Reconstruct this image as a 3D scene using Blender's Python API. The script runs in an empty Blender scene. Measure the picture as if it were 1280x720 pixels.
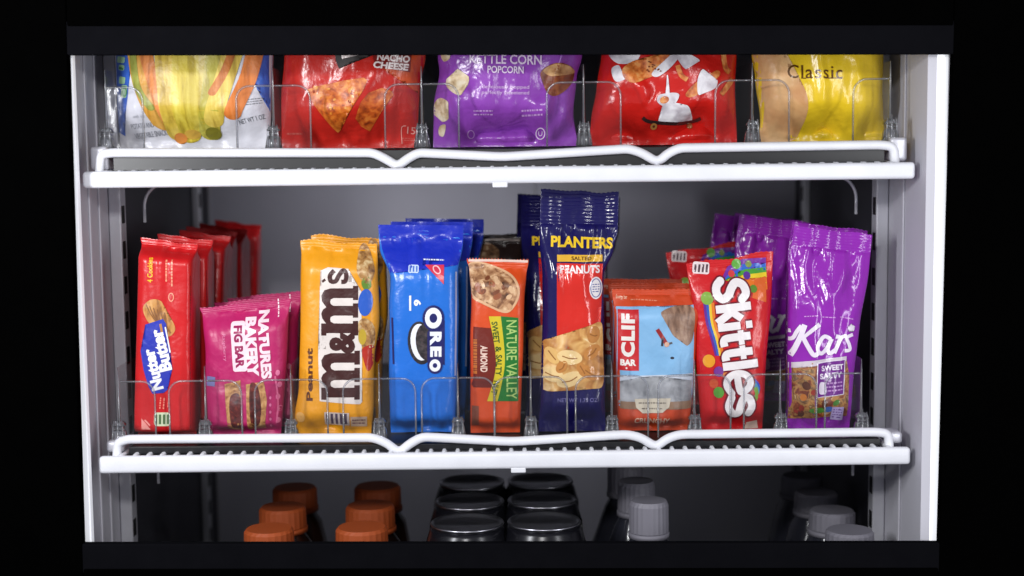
import bpy, bmesh, math, random
from mathutils import Vector, Matrix, noise
from mathutils.bvhtree import BVHTree

# ------------------------------------------------------------------ camera
SC = bpy.context.scene
COL = SC.collection
F = 1833.0                      # focal length in photo pixels (photo is 1280 wide)
D, H = 1.10, 0.221              # distance to the pack fronts, height over the lower shelf
TH = math.radians(5.61)         # looking slightly down
RO = 0.0115                     # slight roll
CAM = Vector((0.0, -D, H))
R0 = Vector((1, 0, 0)); U0 = Vector((0, math.sin(TH), math.cos(TH))); FW = Vector((0, math.cos(TH), -math.sin(TH)))
RIGHT = R0 * math.cos(RO) - U0 * math.sin(RO)
UP = R0 * math.sin(RO) + U0 * math.cos(RO)
cam_d = bpy.data.cameras.new('camera'); cam = bpy.data.objects.new('camera', cam_d); COL.objects.link(cam)
m3 = Matrix((RIGHT, UP, -FW)).transposed()
cam.matrix_world = Matrix.Translation(CAM) @ m3.to_4x4()
cam_d.sensor_width = 36; cam_d.lens = F / 1280 * 36
cam_d.clip_start = 0.01; cam_d.clip_end = 50
cam_d.dof.use_dof = True; cam_d.dof.focus_distance = 1.10; cam_d.dof.aperture_fstop = 4.0
SC.camera = cam

# ------------------------------------------------------------------ world and lamps
wd = bpy.data.worlds.new('World'); SC.world = wd; wd.use_nodes = True
bg = wd.node_tree.nodes['Background']
bg.inputs[0].default_value = (0.86, 0.88, 1.0, 1); bg.inputs[1].default_value = 0.34
def area(name, loc, target, sx, sy, power, color=(1, 1, 1)):
    l = bpy.data.lights.new(name, 'AREA'); l.shape = 'RECTANGLE'; l.size = sx; l.size_y = sy
    l.energy = power; l.color = color
    o = bpy.data.objects.new(name, l); COL.objects.link(o); o.location = loc
    d = Vector(target) - Vector(loc); o.rotation_euler = d.to_track_quat('-Z', 'Y').to_euler()
    return o
area('added_side_light', (-0.44, -0.46, 0.26), (0.06, 0.02, 0.10), 0.05, 0.20, 2.9, (0.97, 0.98, 1.0))  # lamp added beside the opening for falloff into the shelves; no door carries it
area('added_side_light', (0.44, -0.46, 0.16), (-0.06, 0.02, 0.10), 0.05, 0.52, 1.7, (0.97, 0.98, 1.0))  # weaker added lamp on the right, not a fitted one
area('room_light', (-0.10, -0.95, 0.44), (0.0, 0, 0.10), 0.12, 0.06, 3.2, (1.0, 0.99, 0.97))
area('added_back_fill', (-0.11, 0.25, 0.185), (-0.11, 0.42, 0.11), 0.22, 0.02, 0.085, (0.95, 0.96, 1.0))  # unseen lamp added under the top shelf to lift the back wall
area('added_back_fill', (-0.06, 0.23, -0.035), (-0.08, 0.42, -0.10), 0.40, 0.02, 0.035, (0.95, 0.96, 1.0))  # another added fill below the lower shelf; no fitting there
SC.view_settings.view_transform = 'Standard'; SC.view_settings.look = 'None'
SC.view_settings.gamma = 1; SC.view_settings.exposure = 0; SC.view_settings.use_curve_mapping = False

# ------------------------------------------------------------------ helpers
def lin(c):
    c = c / 255.0
    return c / 12.92 if c <= 0.04045 else ((c + 0.055) / 1.055) ** 2.4
def rgb(t): return (lin(t[0]), lin(t[1]), lin(t[2]), 1)

def W(px, py, Y):
    """photo pixel -> point on the vertical plane y = Y"""
    cx = (px - 640) / F; cy = -(py - 360) / F
    d = FW + RIGHT * cx + UP * cy
    t = (Y + D) / d.y
    return CAM + d * t

def obj(name, bm_or_me, mat, parent=None, smooth=False):
    if isinstance(bm_or_me, bmesh.types.BMesh):
        me = bpy.data.meshes.new(name); bm_or_me.to_mesh(me); bm_or_me.free()
    else: me = bm_or_me
    if mat is not None and not me.materials: me.materials.append(mat)
    if smooth:
        for p in me.polygons: p.use_smooth = True
    o = bpy.data.objects.new(name, me); COL.objects.link(o)
    if parent is not None: o.parent = parent
    return o

def thing(name, label, cat, loc=(0, 0, 0), group=None):
    o = bpy.data.objects.new(name, None); COL.objects.link(o); o.location = loc
    o['label'] = label; o['category'] = cat
    if group: o['group'] = group
    o.empty_display_size = 0.02
    return o

def box(bm, x0, x1, y0, y1, z0, z1, bev=0):
    r = bmesh.ops.create_cube(bm, size=1)
    vs = r['verts']
    for v in vs:
        v.co = Vector(((x0 + x1) / 2 + v.co.x * (x1 - x0), (y0 + y1) / 2 + v.co.y * (y1 - y0), (z0 + z1) / 2 + v.co.z * (z1 - z0)))
    if bev:
        es = list({e for v in vs for e in v.link_edges})
        bmesh.ops.bevel(bm, geom=es, offset=bev, segments=3, profile=0.5, affect='EDGES')
    return bm
def boxbm(*a, **k):
    bm = bmesh.new(); box(bm, *a, **k); return bm

def tube(bm, pts, r, seg=10, caps=True):
    pts = [Vector(p) for p in pts]; rings = []
    n = len(pts); up = Vector((0, 1, 0))
    for i, p in enumerate(pts):
        t = (pts[min(i + 1, n - 1)] - pts[max(i - 1, 0)]).normalized()
        a = t.cross(up)
        if a.length < 1e-4: a = t.cross(Vector((1, 0, 0)))
        a.normalize(); b = t.cross(a).normalized()
        rr = r[i] if isinstance(r, (list, tuple)) else r
        rings.append([bm.verts.new(p + (a * math.cos(2 * math.pi * k / seg) + b * math.sin(2 * math.pi * k / seg)) * rr) for k in range(seg)])
    for i in range(n - 1):
        for k in range(seg):
            bm.faces.new((rings[i][k], rings[i][(k + 1) % seg], rings[i + 1][(k + 1) % seg], rings[i + 1][k]))
    if caps:
        bm.faces.new(rings[0]); bm.faces.new(rings[-1][::-1])
    return bm

def catmull(pts, k=6, closed=False):
    out = []; n = len(pts)
    for i in range(n if closed else n - 1):
        g = lambda j: pts[j % n] if closed else pts[max(0, min(n - 1, j))]
        p0, p1, p2, p3 = g(i - 1), g(i), g(i + 1), g(i + 2)
        for s in range(k):
            t = s / k
            out.append(tuple(0.5 * ((2 * b) + (-a + c) * t + (2 * a - 5 * b + 4 * c - d) * t * t + (-a + 3 * b - 3 * c + d) * t ** 3)
                             for a, b, c, d in zip(p0, p1, p2, p3)))
    if not closed: out.append(tuple(pts[-1]))
    return out

def round_path(pts, r, k=5):
    """polyline with rounded corners"""
    P = [Vector(p) for p in pts]; out = [P[0]]
    for i in range(1, len(P) - 1):
        a = (P[i - 1] - P[i]); b = (P[i + 1] - P[i])
        q = min(r, a.length * 0.45, b.length * 0.45)
        s = P[i] + a.normalized() * q; e = P[i] + b.normalized() * q
        for j in range(k + 1):
            t = j / k
            out.append(s * (1 - t) ** 2 + P[i] * 2 * t * (1 - t) + e * t * t)
    out.append(P[-1]); return out

def lathe(bm, prof, seg=28):
    rings = []
    for r, z in prof:
        rings.append([bm.verts.new((r * math.cos(2 * math.pi * k / seg), r * math.sin(2 * math.pi * k / seg), z)) for k in range(seg)])
    for i in range(len(prof) - 1):
        for k in range(seg):
            bm.faces.new((rings[i][k], rings[i][(k + 1) % seg], rings[i + 1][(k + 1) % seg], rings[i + 1][k]))
    bm.faces.new(rings[0][::-1]); bm.faces.new(rings[-1])
    return bm

# ------------------------------------------------------------------ materials
MATS = {}
def base_mat(key):
    m = bpy.data.materials.new(key); m.use_nodes = True
    return m, m.node_tree.nodes, m.node_tree.links, m.node_tree.nodes['Principled BSDF']

def add_bump(nd, ln, p, amount, s1, s2):
    tc = nd.new('ShaderNodeTexCoord')
    n1 = nd.new('ShaderNodeTexNoise'); n1.inputs['Scale'].default_value = s1; n1.inputs['Detail'].default_value = 2.5; n1.inputs['Distortion'].default_value = 0.6
    n2 = nd.new('ShaderNodeTexNoise'); n2.inputs['Scale'].default_value = s2; n2.inputs['Detail'].default_value = 2
    ln.new(tc.outputs['Object'], n1.inputs['Vector']); ln.new(tc.outputs['Object'], n2.inputs['Vector'])
    mx = nd.new('ShaderNodeMath'); mx.operation = 'MULTIPLY_ADD'; mx.inputs[1].default_value = 0.22
    ln.new(n2.outputs['Fac'], mx.inputs[0]); ln.new(n1.outputs['Fac'], mx.inputs[2])
    vo = nd.new('ShaderNodeTexVoronoi'); vo.feature = 'F1'; vo.inputs['Scale'].default_value = s1 * 0.8
    dv = nd.new('ShaderNodeVectorMath'); dv.operation = 'MULTIPLY_ADD'; dv.inputs[1].default_value = (0.012, 0.012, 0.012)
    ln.new(n1.outputs['Color'], dv.inputs[0]); ln.new(tc.outputs['Object'], dv.inputs[2]); ln.new(dv.outputs[0], vo.inputs['Vector'])
    m2 = nd.new('ShaderNodeMath'); m2.operation = 'MULTIPLY_ADD'; m2.inputs[1].default_value = 1.0 if s1 >= 70 else 0.45
    ln.new(vo.outputs['Distance'], m2.inputs[0]); ln.new(mx.outputs[0], m2.inputs[2])
    b = nd.new('ShaderNodeBump'); b.inputs['Strength'].default_value = amount; b.inputs['Distance'].default_value = 0.004
    ln.new(m2.outputs[0], b.inputs['Height']); ln.new(b.outputs['Normal'], p.inputs['Normal'])

def foil(c, rough=0.3, bump=0.35, s1=55, s2=260, metal=0.0, spec=0.5):
    key = f'film_{c[0]}_{c[1]}_{c[2]}_{rough}_{bump}_{metal}_{spec}'
    if key in MATS: return MATS[key]
    m, nd, ln, p = base_mat(key)
    p.inputs['Roughness'].default_value = rough; p.inputs['Metallic'].default_value = metal
    p.inputs['Specular IOR Level'].default_value = spec
    tc = nd.new('ShaderNodeTexCoord'); n = nd.new('ShaderNodeTexNoise'); n.inputs['Scale'].default_value = 38; n.inputs['Detail'].default_value = 3
    ln.new(tc.outputs['Object'], n.inputs['Vector'])
    mix = nd.new('ShaderNodeMix'); mix.data_type = 'RGBA'
    a = rgb(c); d = tuple(x * 0.8 for x in a[:3]) + (1,); e = tuple(min(1, x * 1.12 + 0.003) for x in a[:3]) + (1,)
    mix.inputs[6].default_value = d; mix.inputs[7].default_value = e
    ln.new(n.outputs['Fac'], mix.inputs[0]); ln.new(mix.outputs[2], p.inputs['Base Color'])
    if bump: add_bump(nd, ln, p, bump, s1, s2)
    MATS[key] = m; return m

def food(key, stops, scale=120, detail=4, rough=0.4, kind='noise', bump=0.3, dist=0.4, stretch=None):
    """printed food picture: colour patches out of a noise"""
    if key in MATS: return MATS[key]
    m, nd, ln, p = base_mat(key)
    p.inputs['Roughness'].default_value = rough
    tc = nd.new('ShaderNodeTexCoord')
    src = tc.outputs['Object']
    if stretch:
        mp = nd.new('ShaderNodeMapping'); mp.inputs['Scale'].default_value = stretch
        ln.new(src, mp.inputs['Vector']); src = mp.outputs['Vector']
    if kind == 'noise':
        n = nd.new('ShaderNodeTexNoise'); n.inputs['Scale'].default_value = scale; n.inputs['Detail'].default_value = detail; n.inputs['Distortion'].default_value = dist
        out = n.outputs['Fac']
    else:
        n = nd.new('ShaderNodeTexVoronoi'); n.inputs['Scale'].default_value = scale
        sep = nd.new('ShaderNodeSeparateColor'); ln.new(n.outputs['Color'], sep.inputs[0]); out = sep.outputs[0]
    ln.new(src, n.inputs['Vector'])
    cr = nd.new('ShaderNodeValToRGB')
    el = cr.color_ramp.elements
    while len(el) < len(stops): el.new(0.5)
    for e, (q, c) in zip(el, stops): e.position = q; e.color = rgb(c)
    ln.new(out, cr.inputs['Fac']); ln.new(cr.outputs['Color'], p.inputs['Base Color'])
    if bump: add_bump(nd, ln, p, bump, 55, 260)
    MATS[key] = m; return m

def plain(key, c, rough=0.5, metal=0.0, spec=0.5, bump=0, emit=0, var=0.12, s=60):
    if key in MATS: return MATS[key]
    m, nd, ln, p = base_mat(key)
    p.inputs['Roughness'].default_value = rough; p.inputs['Metallic'].default_value = metal; p.inputs['Specular IOR Level'].default_value = spec
    tc = nd.new('ShaderNodeTexCoord'); n = nd.new('ShaderNodeTexNoise'); n.inputs['Scale'].default_value = s; n.inputs['Detail'].default_value = 5
    ln.new(tc.outputs['Object'], n.inputs['Vector'])
    mix = nd.new('ShaderNodeMix'); mix.data_type = 'RGBA'; a = rgb(c)
    mix.inputs[6].default_value = tuple(x * (1 - var) for x in a[:3]) + (1,); mix.inputs[7].default_value = tuple(min(1, x * (1 + var)) for x in a[:3]) + (1,)
    ln.new(n.outputs['Fac'], mix.inputs[0]); ln.new(mix.outputs[2], p.inputs['Base Color'])
    if bump:
        b = nd.new('ShaderNodeBump'); b.inputs['Strength'].default_value = bump; b.inputs['Distance'].default_value = 0.001
        n3 = nd.new('ShaderNodeTexNoise'); n3.inputs['Scale'].default_value = 700
        ln.new(tc.outputs['Object'], n3.inputs['Vector']); ln.new(n3.outputs['Fac'], b.inputs['Height']); ln.new(b.outputs['Normal'], p.inputs['Normal'])
    if emit:
        p.inputs['Emission Color'].default_value = (0.93, 0.96, 1, 1); p.inputs['Emission Strength'].default_value = emit
    MATS[key] = m; return m

def clear(key, tint, milk, gloss, rough=0.08):
    """clear moulded plastic: see-through, a little milky, shiny"""
    if key in MATS: return MATS[key]
    m = bpy.data.materials.new(key); m.use_nodes = True
    nd, ln = m.node_tree.nodes, m.node_tree.links
    nd.remove(nd['Principled BSDF']); out = nd['Material Output']
    tr = nd.new('ShaderNodeBsdfTransparent'); tr.inputs[0].default_value = tint
    df = nd.new('ShaderNodeBsdfDiffuse'); df.inputs[0].default_value = (0.8, 0.82, 0.86, 1)
    gl = nd.new('ShaderNodeBsdfGlossy'); gl.inputs['Roughness'].default_value = rough
    lw = nd.new('ShaderNodeFresnel'); lw.inputs['IOR'].default_value = 1.45
    tc = nd.new('ShaderNodeTexCoord'); n = nd.new('ShaderNodeTexNoise'); n.inputs['Scale'].default_value = 90
    ln.new(tc.outputs['Object'], n.inputs['Vector'])
    b = nd.new('ShaderNodeBump'); b.inputs['Strength'].default_value = 0.12; b.inputs['Distance'].default_value = 0.002
    ln.new(n.outputs['Fac'], b.inputs['Height']); ln.new(b.outputs['Normal'], gl.inputs['Normal'])
    m1 = nd.new('ShaderNodeMixShader'); m1.inputs[0].default_value = milk
    ln.new(tr.outputs[0], m1.inputs[1]); ln.new(df.outputs[0], m1.inputs[2])
    mu = nd.new('ShaderNodeMath'); mu.operation = 'MULTIPLY'; mu.inputs[1].default_value = gloss
    ln.new(lw.outputs[0], mu.inputs[0])
    m2 = nd.new('ShaderNodeMixShader'); ln.new(mu.outputs[0], m2.inputs[0])
    ln.new(m1.outputs[0], m2.inputs[1]); ln.new(gl.outputs[0], m2.inputs[2]); ln.new(m2.outputs[0], out.inputs['Surface'])
    MATS[key] = m; return m

WHITE_WIRE = plain('white_coated_wire', (219, 220, 226), 0.42, var=0.09, bump=0.12, s=45)
LINER = plain('grey_liner', (190, 189, 198), 0.5, var=0.05, s=8, bump=0.1)
BACK = plain('back_panel_grey', (196, 195, 208), 0.5, var=0.08, s=6, bump=0.1)
STEEL = plain('zinc_steel', (196, 196, 204), 0.35, 0.25, bump=0.1)
DARK = plain('dark_plastic', (13, 13, 17), 0.4, var=0.2)
DARKER = plain('slot_black', (6, 6, 8), 0.6)
CABINET = plain('black_cabinet', (2, 2, 2), 0.7, spec=0.0, var=0.2)
RAILBLK = plain('black_gasket', (13, 13, 16), 0.7, spec=0.0, var=0.2)
LEDL = plain('led_diffuser_dim', (225, 225, 232), 0.5, emit=0.35, var=0.02)
LED = plain('led_diffuser', (240, 240, 245), 0.5, emit=0.55, var=0.02)
CLEAR = clear('clear_plastic', (0.985, 0.985, 0.99, 1), 0.004, 0.22)
RIM = clear('clear_plastic_edge', (0.84, 0.85, 0.88, 1), 0.10, 1.4, 0.15)
CLIPM = clear('clear_plastic_clip', (0.86, 0.87, 0.9, 1), 0.10, 2.6, 0.10)

# ------------------------------------------------------------------ cooler cabinet
XL, XR = -0.3165, 0.2970        # inner faces of the side walls
YF, YB = -0.050, 0.420          # front lip, back panel
ZD, ZT = -0.222, 0.480          # bottom deck, ceiling
cooler = thing('display_cooler', 'black display cooler with grey lined interior around the snack shelves', 'cooler', (0, 0, ZD))
def cp(name, bm, mat, parent=cooler, smooth=False):
    o = obj(name, bm, mat, parent, smooth)
    if parent is cooler: o.location = (0, 0, -ZD)
    return o
cp('back_panel', boxbm(XL, XR, YB, YB + 0.02, ZD, ZT), BACK)
for px_ in (262, 668):
    bx_ = W(px_, 265, YB).x
    cp('panel_seam', boxbm(bx_ - 0.0016, bx_ + 0.0016, YB - 0.0012, YB + 0.001, ZD + 0.001, ZT - 0.001, bev=0.0004), LINER)
wl = cp('side_wall', boxbm(XL - 0.02, XL, YF + 0.001, YB + 0.02, ZD, ZT), LINER)
wr = cp('side_wall', boxbm(XR, XR + 0.02, YF + 0.001, YB + 0.02, ZD, ZT), LINER)
cp('bottom_deck', boxbm(XL - 0.02, XR + 0.02, YF + 0.001, YB + 0.02, ZD - 0.02, ZD - 0.0005), DARK)
cp('ceiling_panel', boxbm(XL - 0.02, XR + 0.02, YF + 0.001, YB + 0.02, ZT, ZT + 0.02), LINER)
# face frame of the black cabinet
yA, yB_ = -0.060, YF
xl = W(99.5, 360, YF).x; xr = W(1180.5, 360, YF).x
zt = W(640, 68, yA).z; zb = W(640, 675.5, yB_).z
zt2 = W(640, 33, yA).z; zb2 = W(640, 710, yA).z
FRAME = []
FRAME.append(cp('frame_stile', boxbm(xl - 0.13, xl, yA, yB_, -0.40, 0.62, bev=0.0012), CABINET))
FRAME.append(cp('frame_stile', boxbm(xr, xr + 0.13, yA, yB_, -0.40, 0.62, bev=0.0012), CABINET))
FRAME.append(cp('door_gasket', boxbm(xl - 0.002, xr + 0.002, yA + 0.0011, yB_ - 0.0011, zt, zt2 + 0.004, bev=0.001), RAILBLK))
FRAME.append(cp('frame_header', boxbm(xl + 0.0005, xr - 0.0005, yA, yB_, zt2 + 0.0005, 0.62, bev=0.0012), CABINET))
FRAME.append(cp('door_gasket', boxbm(xl - 0.002, xr + 0.002, yA + 0.0011, yB_ - 0.0011, zb2 - 0.004, zb, bev=0.001), RAILBLK))
FRAME.append(cp('frame_sill', boxbm(xl + 0.0005, xr - 0.0005, yA, yB_, -0.40, zb2 - 0.0005, bev=0.0012), CABINET))
for o_ in FRAME:
    o_.matrix_local = Matrix.Translation((0, 0, -ZD)) @ Matrix.Translation((0, 0, H)) @ Matrix.Rotation(RO * 0.9, 4, 'Y') @ Matrix.Translation((0, 0, -H))
# lit strips at the front edge of the side walls
cp('light_strip', boxbm(W(1161, 360, YF).x, xr + 0.004, YF + 0.0005, YF + 0.014, ZD + 0.02, ZT - 0.02, bev=0.0055), LED, smooth=True)
cp('light_strip', boxbm(xl - 0.004, xl + 0.0012, YF + 0.0005, YF + 0.008, ZD + 0.02, ZT - 0.02, bev=0.001), LEDL)
# moulded ribs on the walls
for side, xs in ((1, XL), (-1, XR)):
    for y in ((-0.030, -0.002, 0.024) if side == 1 else (0.006,)):
        p0 = boxbm(min(xs, xs + side * 0.0016), max(xs, xs + side * 0.0016), y, y + 0.005, ZD + 0.01, ZT - 0.01, bev=0.0008)
        cp('wall_rib', p0, LINER)
# darker inner panels behind the standards
SIDE = plain('dark_side_panel', (46, 46, 54), 0.5, var=0.15, s=9)
cp('side_panel', boxbm(XL + 0.0004, XL + 0.0030, 0.070, YB - 0.001, ZD + 0.002, ZT - 0.002), SIDE)
cp('side_panel', boxbm(XR - 0.0030, XR - 0.0004, 0.070, YB - 0.001, ZD + 0.002, ZT - 0.002), SIDE)
# slotted shelf standards
slot_me = None
for side, xs in ((1, XL), (-1, XR)):
    for y in (0.052, 0.340):
        x0 = xs + side * (0.0004 if y < 0.1 else 0.0034); x1 = xs + side * 0.010
        st = cp('shelf_standard', boxbm(min(x0, x1), max(x0, x1), y, y + 0.016, ZD + 0.004, ZT - 0.004, bev=0.0012), STEEL)
        for k in range(24):
            z = ZD + 0.02 + k * 0.028
            if slot_me is None:
                b = boxbm(-0.0024, 0.0024, 0.002, 0.0105, 0, 0.014, bev=0.0006)
                slot_me = bpy.data.meshes.new('slot'); b.to_mesh(slot_me); b.free(); slot_me.materials.append(DARKER)
            s = bpy.data.objects.new('slot', slot_me); COL.objects.link(s); s.parent = st
            s.location = (x1 - side * 0.0019, y, z)

# ------------------------------------------------------------------ wire shelves
def wire_shelf(label, z, px_ends, loop_px, tab_px, bar_py):
    root = thing('wire_shelf', label, 'shelf', (0, 0, z), 'white wire shelves')
    def part(name, bm, mat, smooth=False):
        o = obj(name, bm, mat, root, smooth); o.location = (0, 0, -z); return o
    yb = -0.036
    xa = W(px_ends[0], bar_py[0] + 8, yb).x; xb = W(px_ends[1], bar_py[0] + 8, yb).x
    zt_ = W(630, bar_py[0], yb).z; zb_ = W(630, bar_py[1], yb).z
    part('front_bar', boxbm(xa, xb, yb, yb + 0.007, zb_, zt_, bev=0.0028), WHITE_WIRE, True)
    pts = [W(px, py, -0.026) for px, py in loop_px]
    bm = bmesh.new(); tube(bm, round_path(pts, 0.0075, 6), 0.0034, 12); part('fence_wire', bm, WHITE_WIRE, True)
    # the deck wires run front to back and turn down over the bar
    n = 58; wme = None
    for k in range(n):
        x = xa + 0.016 + (xb - xa - 0.032) * k / (n - 1)
        if wme is None:
            b = bmesh.new(); tube(b, [(0, -0.0345, -0.0030), (0, -0.0325, -0.0014), (0, -0.029, -0.0010), (0, 0.38, -0.0010)], 0.0019, 6)
            wme = bpy.data.meshes.new('deck_wire'); b.to_mesh(wme); b.free(); wme.materials.append(WHITE_WIRE)
            for p in wme.polygons: p.use_smooth = True
        o = bpy.data.objects.new('deck_wire', wme); COL.objects.link(o); o.parent = root; o.location = (x, 0, zt_ - z)
    # dark roller tray on the wires
    ztray = zt_ + 0.0012
    part('tray', boxbm(xa + 0.020, xb - 0.020, -0.0212, 0.385, ztray, z - 0.0006, bev=0.0008), DARK)
    part('tray_lip', boxbm(xa + 0.0195, xb - 0.0195, -0.0228, -0.0214, zt_ - 0.001, z - 0.0010, bev=0.0004), DARK)
    part('rear_bar', boxbm(xa + 0.01, xb - 0.01, 0.38, 0.386, zb_ + 0.002, zt_ - 0.0005, bev=0.0015), WHITE_WIRE)
    xm = W(tab_px, bar_py[1], yb).x
    part('lug', boxbm(xm - 0.0055, xm + 0.0055, yb + 0.0005, yb + 0.006, zb_ - 0.0028, zb_ + 0.001, bev=0.0008), WHITE_WIRE)
    for sg, xe in ((1, xa), (-1, xb)):
        b = bmesh.new(); tube(b, [(xe + sg * 0.008, -0.031, zb_ + 0.004), (xe + sg * 0.008, 0.38, zb_ + 0.004)], 0.0028, 8)
        part('side_rail', b, STEEL, True)
        part('end_clip', boxbm(min(xe + sg * 0.003, xe + sg * 0.016), max(xe + sg * 0.003, xe + sg * 0.016), -0.024, -0.004, zt_ + 0.0005, z + 0.004, bev=0.0025), STEEL, True)
        arc = [(xe + sg * (0.020 + 0.016 * (1 - math.cos(t))), 0.062, zb_ - 0.018 + 0.018 * math.sin(t)) for t in [i * math.pi / 2 / 8 for i in range(9)]]
        b = bmesh.new(); tube(b, [(arc[0][0], 0.062, zb_ - 0.03)] + arc, 0.0013, 6); part('bracket', b, STEEL, True)
    return root
ZU = W(640, 184, 0).z
wire_shelf('white wire shelf under the five chip bags at the top', ZU, (102, 1145),
           [(124, 216), (126, 193), (140, 191), (466, 191), (481, 198), (497, 208), (510, 198), (523, 191), (628, 196), (786, 186), (802, 191), (822, 203), (836, 191), (850, 185), (1100, 181), (1117, 183), (1119, 206)],
           625, (208.5, 229.5))
wire_shelf('white wire shelf under the row of candy and cookie packs', 0.0, (122, 1139),
           [(146, 576), (147, 553), (160, 549), (466, 547), (482, 553), (499, 566), (513, 554), (528, 546), (640, 552), (784, 543), (801, 547), (820, 559), (834, 548), (850, 543), (1096, 540), (1110, 542), (1112, 564)],
           648, (565.5, 587))

# ------------------------------------------------------------------ clear lane dividers
def divider(label, px, py, floor, wings, group, fin_h):
    c = W(px, py, -0.013); x = c.x
    root = thing('lane_divider', label, 'divider', (x, -0.013, floor), group)
    ww, hh, r = 0.0272, 0.0470, 0.010
    for sg in wings:
        path = [(sg * 0.0012, 0), (sg * 0.0012, hh)]
        for k in range(7):
            t = k / 6 * math.pi / 2
            path.append((sg * (ww - r + r * math.sin(t)), hh - r + r * math.cos(t)))
        path.append((sg * ww, 0))
        bm = bmesh.new()
        f = [bm.verts.new((a, -0.0006, b)) for a, b in path]; g = [bm.verts.new((a, 0.0006, b)) for a, b in path]
        bm.faces.new(f); bm.faces.new(g[::-1])
        for k in range(len(path)):
            j = (k + 1) % len(path); bm.faces.new((f[j], f[k], g[k], g[j]))
        w = obj('front_wing', bm, CLEAR, root)
        bm = bmesh.new(); tube(bm, [(a, 0, b) for a, b in path[1:]], 0.00075, 8); obj('moulded_edge', bm, RIM, w, True)
    obj('fin', boxbm(-0.0006, 0.0006, 0.0015, 0.36, 0.0, fin_h, bev=0.0002), CLEAR, root)
    bm = bmesh.new(); tube(bm, [(0, 0.0005, 0.012), (0, 0.0005, fin_h * 0.8), (0, 0.0005, fin_h)], [0.0011, 0.0007, 0.0003], 8); obj('fin_edge', bm, RIM, root, True)
    # clip: tapering foot with a waist and two prongs
    bm = bmesh.new()
    for z0, z1, a0, a1 in ((0.0, 0.0105, 0.0062, 0.0046), (0.0108, 0.0135, 0.0034, 0.0034), (0.0138, 0.0175, 0.0052, 0.0030)):
        bot = [bm.verts.new((sx * a0, -0.0015 + sy * 0.0042, z0)) for sx, sy in ((-1, -1), (1, -1), (1, 1), (-1, 1))]
        top = [bm.verts.new((sx * a1, -0.0015 + sy * 0.0034, z1)) for sx, sy in ((-1, -1), (1, -1), (1, 1), (-1, 1))]
        bm.faces.new(bot[::-1]); bm.faces.new(top)
        for k in range(4):
            j = (k + 1) % 4; bm.faces.new((bot[k], bot[j], top[j], top[k]))
    bmesh.ops.bevel(bm, geom=bm.edges[:], offset=0.0007, segments=2, affect='EDGES')
    cl = obj('clip', bm, CLIPM, root, True)
    for sx in (-1, 0, 1):
        bm = bmesh.new(); tube(bm, [(sx * 0.0042, -0.006, 0.001), (sx * 0.0036, -0.0056, 0.012), (sx * 0.0030, -0.005, 0.021 if sx == 0 else 0.0185)], [0.0008, 0.0008, 0.0004], 6)
        obj('prong', bm, RIM, cl, True)
    return root
TOPN = ['at the left end of the top shelf', 'between the vegetable stick bag and the nacho chip bag', 'between the nacho chip bag and the popcorn bag',
        'between the purple popcorn bag and the red puff bag', 'between the red puff bag and the yellow chip bag', 'at the right end of the top shelf']
for k, px in enumerate((134, 343, 528, 730, 940, 1112)):
    divider('clear plastic lane divider ' + TOPN[k], px, 184, ZU, (1,) if k == 0 else (-1,) if k == 5 else (-1, 1), 'dividers on the top shelf', 0.060)
LOWN = ['at the left end of the lower shelf', 'between the red cookie pack and the fig bar', 'between the fig bar and the yellow candy bag', 'between the yellow candy bag and the blue cookie pack',
        'between the blue cookie pack and the orange nut bar', 'between the orange nut bar and the navy peanut bag', 'between the navy peanut bag and the energy bar',
        'between the energy bar and the red candy bag', 'between the red candy bag and the purple trail mix bag', 'at the right end of the lower shelf']
for k, px in enumerate((150, 258, 365, 475, 573, 664, 765, 868, 975, 1076)):
    divider('clear plastic lane divider ' + LOWN[k], px, 545, 0.0, (1,) if k == 0 else (-1,) if k == 9 else (-1, 1), 'dividers on the lower shelf', 0.058)

# ------------------------------------------------------------------ packs
def sstep(t):
    t = max(0.0, min(1.0, t)); return t * t * (3 - 2 * t)
def interp(lst, v):
    if not lst: return 0.0
    if v <= lst[0][0]: return lst[0][1]
    for (a, b), (c, d) in zip(lst, lst[1:]):
        if v <= c: return b + (d - b) * sstep((v - a) / (c - a))
    return lst[-1][1]

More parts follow.
